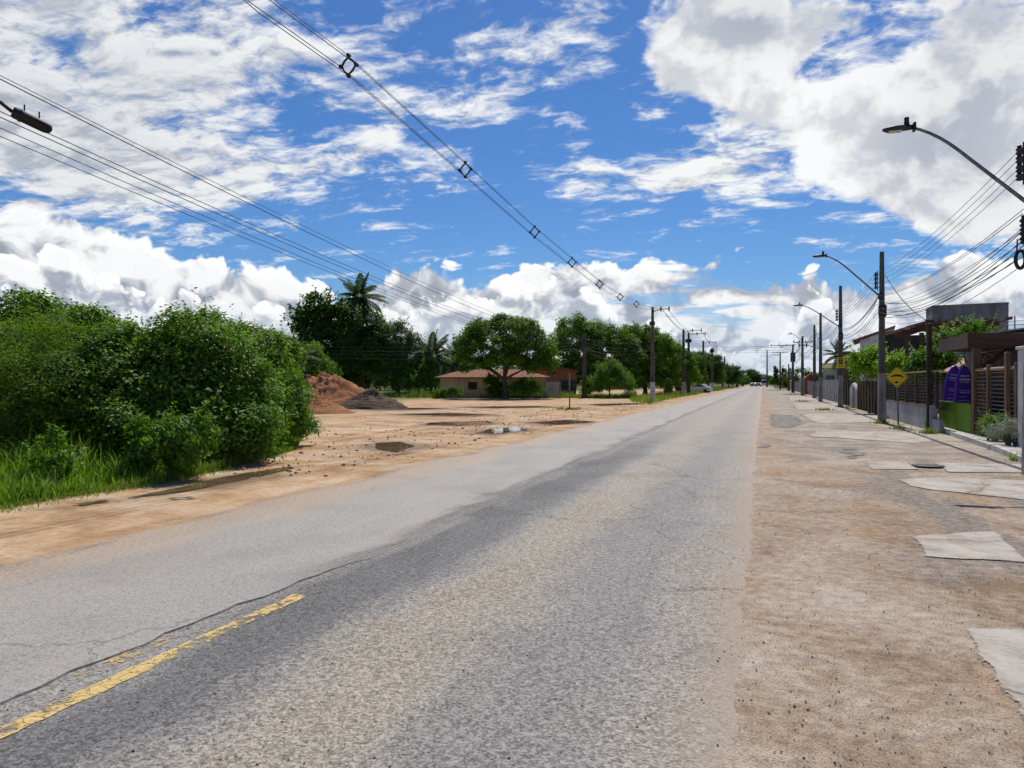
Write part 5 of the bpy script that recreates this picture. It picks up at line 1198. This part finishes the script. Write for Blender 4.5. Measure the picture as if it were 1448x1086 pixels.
MB().box(A_ + Vector((1.35, 3.2, 1.4)), (.08, 6.0, 2.7)).build('back_wall', DARKW, t)
for k in range(2):
    c = A_ + rx_ * (.72 + .85 * k) + Vector((0, .34, 2.38)); o = MB()
    o.tube([c + rx_ * (.16 * math.cos(a)) + Vector((0, 0, .2 * math.sin(a))) for a in [6.283 * q_ / 14 for q_ in range(16)]], .045, 6, False)
    o.tube([c + rx_ * -.07 + Vector((0, 0, .04)), c + rx_ * -.03 + Vector((0, 0, .06))], .03, 6).tube([c + rx_ * .07 + Vector((0, 0, .04)), c + rx_ * .03 + Vector((0, 0, .06))], .03, 6)
    o.build('carved_ring', M2('carved_wood_%d' % k, (.14, .10, .045), (.30, .23, .11), scale=8), t)
# --- fence of wooden rails, thin bars and glass right of the kiosk
f0, f1 = ly(6.27, 1377), ly(6.27, 1441.5); yl = f0 - f1; ym = (f0 + f1) / 2
t = thing('rail_fence', (6.3, ym, 0), 'brown rail fence with thin horizontal bars right of the kiosk post', 'fence')
MB().box((6.36, ym, .27), (.2, yl, .34), 0, .01).build('plinth', WOODD, t)
for z_ in (.47, 2.09): MB().tube([(6.30, f0, z_), (6.30, f1 - .1, z_)], .05, 8).build('rail', WOODP if z_ > 1 else WOODB, t)
for px, top in ((1379, 2.15), (1399, 2.12), (1427, 2.42), (1439, 2.12)):
    y_ = ly(6.27, px); MB().box((6.26 - .03 * (px == 1427), y_, .10 + top / 2), (.11, .13 if px != 1427 else .2, top), 0, .012).build('upright', WOODB, t)
mb = MB()
for k in range(13): mb.tube([(6.31, f0, .6 + .115 * k), (6.31, f1, .6 + .115 * k)], .011, 5)
mb.build('thin_bars', WOODP, t)
t2 = thing('shop_front', (7.6, ym, 0), 'dark glazed shop front behind the brown rail fence', 'shop front')
MB().box((7.75, ym - .6, 1.5), (.12, yl + 4.5, 2.7)).build('wall', DARKW, t2)
for k in range(4):
    y_ = f0 - .55 - k * 1.35
    fr_ = MB().box((7.655, y_, 1.35), (.07, 1.15, 1.9), 0, .01).build('window_frame', WOODB, t2)
    MB().box((7.615, y_, 1.35), (.03, .95, 1.7)).build('window_pane', GLASS, fr_)
MB().box((7.1, ym - .4, .62), (.45, 1.6, .06)).box((7.1, ym - .9, .35), (.3, .3, .5)).build('counter', PALEW, t2)
c = XY(6.2, 1451); t = thing('white_pillar', c, 'white rendered pillar at the right photo edge closing the rail fence', 'pillar')
MB().box(c + Vector((.05, -.3, 1.3)), (.46, .62, 2.42), 0, .02).build('shaft', WHITEW, t); MB().box(c + Vector((.05, -.3, 2.55)), (.54, .7, .08), 0, .015).build('cap', WHITEW, t)
# plants on the pavement
plant_proto('tuftbush', [((0, 0, .32), (.4, .4, .32))], dict(nclump=60, nleaf=40, cr=.15, leaf=.06, mat=L_FRESH, seed=81, shoots=40, shoot_len=.18, asp=.4, floor=.0), shrub_stems(.4, .3, 8), 'stems')
plant_proto('silver', [((0, 0, .28), (.46, .46, .28))], dict(nclump=60, nleaf=44, cr=.14, leaf=.05, mat=L_SILVER, seed=82, shoots=60, shoot_len=.16, asp=.35, floor=.0), shrub_stems(.4, .3, 9), 'stems')
place_plant('tuftbush', 'pavement_bush', XY(6.0, 1404) + Vector((0, 0, .11)), 0, (.95,) * 3, 'small green bush on the pavement under the rail fence', 'bush')
place_plant('silver', 'silver_bush', XY(6.0, 1430) + Vector((0, 0, .11)), 1, (1, 1.25, 1.05), 'silvery grey bush on the pavement beside the white pillar', 'bush')
place_plant('tuftbush', 'pavement_bush', XY(5.75, 1318), 2, (.62,) * 3, 'little bush at the end of the kerb left of the green board', 'bush')
# --- dark facade house with pergola, concrete block above
def cam_thing(name, px, zc, label, cat, group=None):
    t = thing(name, dp(px, zc), label, cat, group); t.rotation_euler.z = TH; return t
def ray_thing(name, px, zc, label, cat, group=None):   # faces the road end of its plot squarely
    t = thing(name, dp(px, zc), label, cat, group); t.rotation_euler.z = TH - math.atan((px - CX) / F); return t
def pxw(a, c, zc): return (c - a) / F * zc
def rxw(a, c, zc): return (c - a) / F * zc * math.cos(math.atan(((a + c) / 2 - CX) / F))
t = ray_thing('white_house', 1236, 62, 'white gabled house with a thin tiled roof behind the lime green tree', 'house')
w = rxw(1216, 1262, 62); ze, zr = hz(479, 62), hz(463, 62); dx = -rxw(1216, 1236, 62)
loc_build(MB().slab([(dx, 0, 0), (dx + w, 0, 0), (dx + w, 0, zr - .12), (dx, 0, ze - .1)], (0, 6, 0)), 'wall', WHITEW, t)
rf = loc_build(MB().slab([(dx - .55, -.35, ze - .2), (dx + w + .2, -.35, zr - .02), (dx + w + .2, -.35, zr + .1), (dx - .55, -.35, ze - .08)], (0, 6.7, 0)), 'roof', TILE, t)
loc_build(MB().box((dx + .38, -.02, ze - .95), (.22, .06, .5)).box((dx + 1.0, -.02, ze - .8), (.22, .06, .5)), 'window', GLASS, t)
t = ray_thing('dark_house', 1290, 45, 'dark fronted house with wood pergola between lime tree and concrete block', 'house')
w = rxw(1250, 1345, 45); dx = -rxw(1250, 1290, 45); zt = hz(474, 45)
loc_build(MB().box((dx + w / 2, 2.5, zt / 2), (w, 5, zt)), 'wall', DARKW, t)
mrl = MB()
for cx_, cz_, r1 in ((-.1, 3.35, .42), (1.3, 3.1, .5)):
    mrl.add([(cx_ + r1 * math.cos(a) * (1 + .2 * math.sin(5 * a)), -.012, cz_ + r1 * 1.1 * math.sin(a)) for a in [6.283 * k / 24 for k in range(24)]], [tuple(range(24))])
loc_build(mrl, 'weathered_patch', GREYW, t)
loc_build(MB().box((dx + w / 2, -.03, 1.6), (1.2, .06, 1.3)).box((dx + w / 2 + 1.6, -.03, 1.6), (.7, .06, 1.3)), 'window', GLASS, t)
loc_build(MB().slab([(dx - .3, -.5, zt + .02), (dx + w * .5, -.5, zt + .42), (dx + w * .5, -.5, zt + .52), (dx - .3, -.5, zt + .12)], (0, 5.4, 0)), 'roof', WOODR, t)
t = ray_thing('pergola', 1336, 37.5, 'wooden pergola with jutting rafters in front of the concrete block', 'pergola')
zq = 37.5; pw = rxw(1262, 1412, zq); zP = hz(463, zq); x0 = -pw / 2
for y_ in (0, 2.4): loc_build(MB().slab([(x0, y_, zP - .42), (x0 + pw * .25, y_, zP - .04), (x0 + pw, y_, zP), (x0 + pw, y_, zP + .2), (x0 + pw * .25, y_, zP + .16), (x0, y_, zP - .22)], (0, .14, 0)), 'beam', WOODR, t)
rp_ = random.Random(3)
for k in range(15):
    u = x0 + pw * k / 14; dz = -.38 * max(0, 1 - (k / 14) / .25); e_ = rp_.uniform(.5, .95)
    loc_build(MB().beam((u + .42, -e_, zP + .26 + dz + rp_.uniform(-.03, .04)), (u - .5, 3.2, zP + .30 + dz), .12, .13), 'rafter', WOODP if k % 3 == 1 else WOODR, t)
for px in (1283, 1303, 1336, 1392): loc_build(MB().box((rxw(1336, px, zq) if px >= 1336 else -rxw(px, 1336, zq), .07, zP / 2 - .12), (.22, .2, zP - .2), 0, .012), 'post', WOODR, t)
for px in (1300, 1380): loc_build(MB().box((-rxw(px, 1336, zq) if px < 1336 else rxw(1336, px, zq), 2.47, zP / 2 - .12), (.2, .2, zP - .2), 0, .012), 'post', WOODR, t)
t = thing('awning', (7.5, (ly(7.5, 1311) + ly(7.5, 1350)) / 2, 0), 'tan sloping awning sheet between the slatted fence and the kiosk', 'awning')
a0, a1 = ly(7.5, 1311), ly(7.5, 1350)
MB().slab([(7.5, a0, 2.10), (7.5, a1, 2.14), (9.0, a1 + .6, 2.85), (9.0, a0 + .6, 2.8)], (0, 0, .05)).build('sheet', TARP, t)
MB().tube([(7.55, a0, 0), (7.55, a0, 2.10)], .04, 6).tube([(7.55, a1, 0), (7.55, a1, 2.13)], .04, 6).build('awning_post', WOODB, t)
t = ray_thing('concrete_block', 1371, 42, 'bare grey cement block of a building rising above the pergola', 'building')
w = rxw(1318, 1426, 42); zt = hz(431, 42)
loc_build(MB().prism([(-w / 2, 0), (w / 2, .0), (w / 2 - .1, 5), (-w / 2 - .42, 2.6)], 0, zt), 'wall', GREYW, t)
loc_build(MB().prism([(-w / 2 - .02, -.03), (w / 2 + .02, -.03), (w / 2 - .08, 5.02), (-w / 2 - .46, 2.6)], zt - .02, zt + .05), 'parapet', GREYW, t)
t = ray_thing('pale_house', 1450, 30, 'pale house roof edge showing above the kiosk at the right photo edge', 'house')
loc_build(MB().box((0, 2, hz(470, 30) / 2), (2.9, 4, hz(470, 30))), 'wall', WHITEW, t)
loc_build(MB().slab([(-1.7, -.3, hz(473, 30)), (1.7, -.3, hz(458, 30)), (1.7, -.3, hz(456, 30)), (-1.7, -.3, hz(471, 30))], (0, 4.6, 0)), 'roof', PALEW, t)
loc_build(MB().tube([(-.35, .5, 3.2), (-.35, .5, 4.35)], .025, 5).tube([(-.75, .5, 4.0), (.05, .5, 4.0)], .015, 5).tube([(-.65, .5, 4.15), (-.05, .5, 4.15)], .015, 5), 'antenna', STEEL, t)
# lime green trees over the fences
kw = dict(nclump=150, nleaf=46, cr=.34, leaf=.15, mat=L_LIME, shoots=70, shoot_len=.45, asp=.55)
tree('lime_tree', 1229, 42.5, [(0, 0, 2.3, .85, .8, .9), (-.5, 0, 2.7, .5, .5, .6), (.35, 0, 3.0, .6, .6, .5)], dict(kw, seed=91), (1.4, .07), 'bright lime green tree left of the bump sign pole', 'lime green trees over the fences')
tree('lime_tree', 1267, 41, [(0, 0, 2.2, .8, .8, .75), (.35, 0, 2.5, .55, .5, .5), (-.4, 0, 2.4, .5, .5, .5)], dict(kw, seed=92), (1.4, .07), 'bright lime green tree right of the bump sign pole above the slatted fence', 'lime green trees over the fences')
tree('garden_tree', 1318, 35.5, [(0, 0, 2.3, .7, .5, .8), (-.55, 0, 2.2, .5, .5, .7), (.5, 0, 2.6, .45, .5, .5)], dict(kw, seed=93, mat=L_FRESH), (1.6, .06), 'leafy garden tree under the pergola behind the slim dark post', 'lime green trees over the fences')
tree('garden_tree', 1366, 33, [(0, 0, 3.55, .8, .5, .3), (-.9, 0, 3.4, .5, .4, .3), (.7, 0, 3.6, .45, .4, .25)], dict(kw, seed=94, mat=L_FRESH, nclump=44), (2.8, .06), 'flat topped garden tree showing just over the kiosk roof', 'lime green trees over the fences')
# --- fences going away on the right
def panel_fence(name, L, pa, pb_, h, label, mat, pmat, step, gap=.0, boards=True, cat='fence', post_h=.1, group=None):
    y0, y1 = ly(L, pa), ly(L, pb_); t = thing(name, (L, (y0 + y1) / 2, 0), label, cat, group); n = max(1, round((y0 - y1) / step)); r = random.Random(int(pa))
    for k in range(n):
        u0, u1 = y0 + (y1 - y0) * k / n, y0 + (y1 - y0) * (k + 1) / n; mb = MB()
        if boards:
            m_ = max(3, int((u0 - u1) / .2))
            for j in range(m_):
                v = u0 + (u1 - u0) * (j + .5) / m_; hh2 = h * r.uniform(.93, 1.02); mb.box((L + .03, v, hh2 / 2), (.03, (u0 - u1) / m_ - .012 - gap, hh2))
        else: mb.box((L + .03, (u0 + u1) / 2, h / 2 - .05), (.06, u0 - u1 - .14, h))
        mb.build('panel', mat, t)
    for k in range(n + 1): MB().box((L, y0 + (y1 - y0) * k / n, (h + post_h) / 2 - .03), (.14, .13, h + post_h + .06), 0, .01).build('fence_post', pmat, t)
    return t
panel_fence('board_fence', 5.85, 1214, 1249, 1.72, 'dark weathered wooden board fence left of the bump sign pole', WOODD, WOODB, 1.4, .03)
panel_fence('board_fence', 6.0, 1193.5, 1204.5, 1.78, 'dark wooden board fence between the tagged pole and the white arch', WOODD, WOODD, 1.6, .02)
t = thing('gate_arch', XY(6.0, 1209), 'small white stone arch with a grey gate between the dark board fences', 'gate')
c = XY(6.0, 1209); q0 = ly(6.0, 1204.8) - ly(6.0, 1213.5); pts = [(6.0, c.y + q0 * .46, 0), (6.0, c.y + q0 * .46, 1.0)] + [(6.0, c.y + q0 * .46 * math.cos(a), 1.0 + .55 * math.sin(a)) for a in [math.pi * k / 10 for k in range(1, 10)]] + [(6.0, c.y - q0 * .46, 1.0), (6.0, c.y - q0 * .46, 0)]
MB().tube(pts, .16, 8).build('arch', WHITEW, t); MB().box((6.06, c.y, .65), (.04, q0 * .8, 1.3)).build('gate_leaf', GREYW, t)
panel_fence('concrete_fence', 6.1, 1162, 1192, 1.85, 'pale concrete panel fence with posts behind the tagged lamp pole', PALEW, WHITEW, 1.9, .0, True)
panel_fence('concrete_fence', 6.2, 1137, 1161, 1.85, 'grey concrete panel fence behind the bare pole pair', GREYW, PALEW, 3.2, .0, False)
panel_fence('long_wall', 6.2, 1120, 1136.5, 1.9, 'long dark stained wall behind the crossarm lamp pole', GREYW, GREYW, 8, .0, False, 'wall')
panel_fence('brick_wall', 6.3, 1103, 1119.5, 2.2, 'reddish brown brick wall far up the right side', BRICK, WOODD, 14, .0, False, 'wall')
t = thing('red_stall', dp(1139.5, 112), 'small red roofed stall far behind the grey concrete fence', 'stall'); q = wloc(t); REDP = M2('red_paint', (.30, .03, .02), (.42, .05, .035), scale=3)
MB().box(q + Vector((.6, 0, 1.1)), (1.6, 2, 2.2)).build('wall', BRICK, t); MB().slab([q + Vector((-.4, -1.2, 2.2)), q + Vector((1.6, -1.2, 2.2)), q + Vector((.6, -1.2, 3.0))], (0, 2.4, 0)).build('roof', REDP, t)
t = thing('red_shed', dp(1118, 210), 'tiny red shed beside the far brick wall', 'shed'); q = wloc(t)
MB().box(q + Vector((1.2, 0, 1.4)), (1.8, 2.4, 2.8)).build('wall', REDP, t); MB().slab([q + Vector((.1, -1.4, 2.8)), q + Vector((2.3, -1.4, 2.8)), q + Vector((1.2, -1.4, 3.5))], (0, 2.8, 0)).build('roof', REDP, t)
t = ray_thing('olive_building', 1205, 68, 'plain olive ochre building between the tagged pole and the lime tree', 'building'); w = rxw(1192, 1220, 68); dx = -rxw(1192, 1205, 68); zt = hz(500, 68)
loc_build(MB().box((dx + w / 2, 4, zt / 2), (w, 8, zt)), 'wall', OLIVE, t); loc_build(MB().box((dx + w / 2, 4, zt + .06), (w + .3, 8.3, .14)), 'roof', WOODD, t)
loc_build(MB().box((dx + .9, -.02, 2.9), (.6, .06, .8)), 'window', GLASS, t)
t = ray_thing('green_house', 1173, 90, 'low pale green house above the white concrete fence', 'house'); w = rxw(1164, 1190, 90); dx = -rxw(1164, 1173, 90); zt = hz(522, 90); PG = M2('pale_green_render', (.28, .33, .25), (.40, .44, .34), scale=1.2)
loc_build(MB().box((dx + w / 2, 3, zt / 2), (w, 6, zt)), 'wall', PG, t); loc_build(MB().slab([(dx - .3, -.4, zt + .01), (dx + w + .3, -.4, zt + .01), (dx + w + .3, 3, zt + .7), (dx - .3, 3, zt + .7)], (0, 0, .1)), 'roof', OLIVE, t)
loc_build(MB().box((dx + w * .4, -.02, 2.2), (.9, .06, .7)), 'window', GLASS, t)
# --- houses at the back of the lot
t = cam_thing('cream_house', 697, 83.5, 'cream walled house with a hipped clay tile roof behind the mango trunk', 'house', None)
w = pxw(624, 773, 83.5); hw = w / 2; ze = hz(532.5, 83); zr = hz(522.5, 86)
loc_build(MB().box((0, 3.2, ze / 2), (w, 6.4, ze)), 'wall', CREAM, t)
mb = MB(); E_ = [(-hw - .55, -.6, ze - .06), (hw + .55, -.6, ze - .06), (hw + .55, 7, ze - .06), (-hw - .55, 7, ze - .06), (-hw + 2.3, 3.2, zr), (hw - 2.3, 3.2, zr)]
mb.add(E_, [(0, 1, 5, 4), (1, 2, 5), (2, 3, 4, 5), (3, 0, 4)]); mb.add([(x_, y_, z_ - .1) for x_, y_, z_ in E_[:4]], [(3, 2, 1, 0)]); mb.add(E_[:4] + [(x_, y_, z_ - .1) for x_, y_, z_ in E_[:4]], [(0, 4, 5, 1), (1, 5, 6, 2), (2, 6, 7, 3), (3, 7, 4, 0)])
loc_build(mb, 'roof', TILE, t)
for x_ in (-hw + 1.9, -hw + 2.6): loc_build(MB().box((x_, -.08, ze / 2 - .1), (.12, .12, ze - .2)), 'pilaster', CREAM, t)
d = loc_build(MB().box((.2, -.02, 1.0), (.85, .08, 2.0)), 'door', WOODD, t)
for x_ in (-2.2, 2.6, 4.4):
    f_ = loc_build(MB().box((x_, -.015, 1.35), (1.0, .07, .85)), 'window', WOODB, t); loc_build(MB().box((x_, -.06, 1.35), (.84, .03, .7)), 'pane', GLASS, f_)
t = cam_thing('brick_house', 785, 93, 'orange gabled house with a dark carport opening behind the grey gate', 'house')
zs_ = 93; xl, xa, xr = -pxw(754, 785, zs_), -pxw(776, 785, zs_), pxw(785, 815, zs_); ze, zr = hz(525.5, zs_), hz(517.5, zs_)
loc_build(MB().slab([(xl, 0, 0), (xr, 0, 0), (xr, 0, ze), (xa, 0, zr), (xl, 0, ze)], (0, 8, 0)), 'wall', BRICK, t)
loc_build(MB().slab([(xl - .4, -.5, ze - .1), (xa, -.5, zr + .06), (xa, -.5, zr + .18), (xl - .4, -.5, ze + .02)], (0, 9, 0)).slab([(xa + .004, -.5, zr + .06), (xr + .4, -.5, ze - .08), (xr + .4, -.5, ze + .04), (xa + .004, -.5, zr + .18)], (0, 9, 0)), 'roof', TILE, t)
loc_build(MB().box((1.5, -.03, 1.0), (2.0, .1, 2.0)), 'carport_shade_panel', DARKW, t)  # solid dark panel on the wall, painting the shade inside the carport
loc_build(MB().box((-.75, -.03, 2.9), (.5, .08, .3)).box((-.1, -.03, 2.9), (.3, .08, .3)), 'vent', WOODD, t)
t = cam_thing('grey_gate', 781, 82.6, 'grey panelled double gate between the cream house and the lot pole', 'gate'); w = pxw(771.5, 792, 82.6)
for s_ in (-1, 1):
    mb = MB()
    for k in range(6): mb.box((s_ * w * .25, 0, .32 + .26 * k), (w * .48, .05, .22))
    gl = loc_build(mb, 'gate_leaf', PALEW, t)
loc_build(MB().box((-w / 2 - .08, 0, .9), (.14, .14, 1.8)).box((w / 2 + .08, 0, .9), (.14, .14, 1.8)).box((0, .04, 1.84), (w + .3, .1, .1)), 'frame', GREYW, t)
# --- far vehicles and boards
def car(px, zc, rz, paint, label, kind='car', s_=1.0):
    t = thing('parked_car' if kind == 'car' else 'lorry', dp(px, zc), label, 'car' if kind == 'car' else 'lorry', None); t.rotation_euler.z = rz; t.scale = (s_,) * 3
    PM = M2('car_paint_' + paint[0], paint[1], paint[2], scale=2, rough=.3, bump=0.0)
    if kind == 'car':
        prof = [(-2.1, .32), (-2.15, .7), (-1.95, .92), (-1.2, 1.0), (-.65, 1.42), (.75, 1.46), (1.5, 1.02), (2.05, .92), (2.15, .6), (2.1, .32)]
        hw_ = .85
    else:
        prof = [(-3.0, .5), (-3.0, 3.0), (1.0, 3.0), (1.0, 2.5), (1.9, 2.5), (2.5, 1.5), (2.7, 1.3), (2.7, .5)]; hw_ = 1.15
    loc_build(MB().slab([(-hw_, -y_, z_) for y_, z_ in prof], (2 * hw_, 0, 0)), 'body', PM, t)
    g_ = MB()
    if kind == 'car':
        for sx in (-1, 1): g_.add([(sx * (hw_ + .006), -y_, z_) for y_, z_ in ((-1.0, 1.02), (-.55, 1.36), (.65, 1.38), (1.25, 1.02))], [(0, 1, 2, 3)])
        g_.add([(x_, -y_, z_) for x_, y_, z_ in ((-.72, .82, 1.435), (.72, .82, 1.435), (.75, 1.46, 1.06), (-.75, 1.46, 1.06))], [(0, 1, 2, 3)]); g_.add([(x_, -y_, z_ + .02) for x_, y_, z_ in ((-.72, -.72, 1.38), (.72, -.72, 1.38), (.75, -1.15, 1.05), (-.75, -1.15, 1.05))], [(0, 1, 2, 3)])
    else: g_.add([(x_, -y_, z_) for x_, y_, z_ in ((-1.0, 1.97, 2.42), (1.0, 1.97, 2.42), (1.0, 2.5, 1.55), (-1.0, 2.5, 1.55))], [(0, 1, 2, 3)])
    loc_build(g_, 'windows', GLASS, t)
    for sx in (-1, 1):
        for y_ in ((-1.35, 1.35) if kind == 'car' else (-1.9, 1.9)):
            wr_ = .33 if kind == 'car' else .48; wh = loc_build(MB().lathe((sx * (hw_ - .16), -y_, wr_), [(0, 0), (wr_ - .05, 0), (wr_, .04), (wr_, .18), (wr_ - .05, .22), (0, .22)], 14, (sx, 0, 0)), 'wheel', RUBBER, t)
        loc_build(MB().box((sx * (hw_ - .25), -(2.14 if kind == 'car' else 2.72), .72), (.32, .04, .16)), 'headlight', LAMPG, t)
car(1066, 330, -.2, ('charcoal', (.02, .02, .022), (.03, .03, .034)), 'dark car on the left at the far end of the road', s_=1.15)
car(1072, 345, .1, ('black', (.012, .012, .013), (.02, .02, .022)), 'black car in the middle at the far end of the road', s_=1.15)
car(1081, 320, 0, ('white', (.5, .5, .5), (.6, .6, .6)), 'white topped lorry coming down the far end of the road', 'lorry')
car(988, 128, 1.3, ('silver', (.45, .46, .47), (.55, .56, .57)), 'silver white car parked behind the verge grass and white footed poles')
for i, (px, lab) in enumerate(((1033.5, 'left one of two white blank roadside billboards'), (1039.5, 'right one of two white blank roadside billboards'))):
    t = cam_thing('billboard', px, 222, lab, 'billboard', 'pair of white roadside billboards')
    loc_build(MB().box((0, 0, hz(531.5, 222)), (1.05, .12, 1.6), 0, .02), 'panel', WHITEW, t); loc_build(MB().box((-.35, .12, 1.4), (.1, .1, 2.9)).box((.35, .12, 1.4), (.1, .1, 2.9)), 'post', DSTEEL, t)
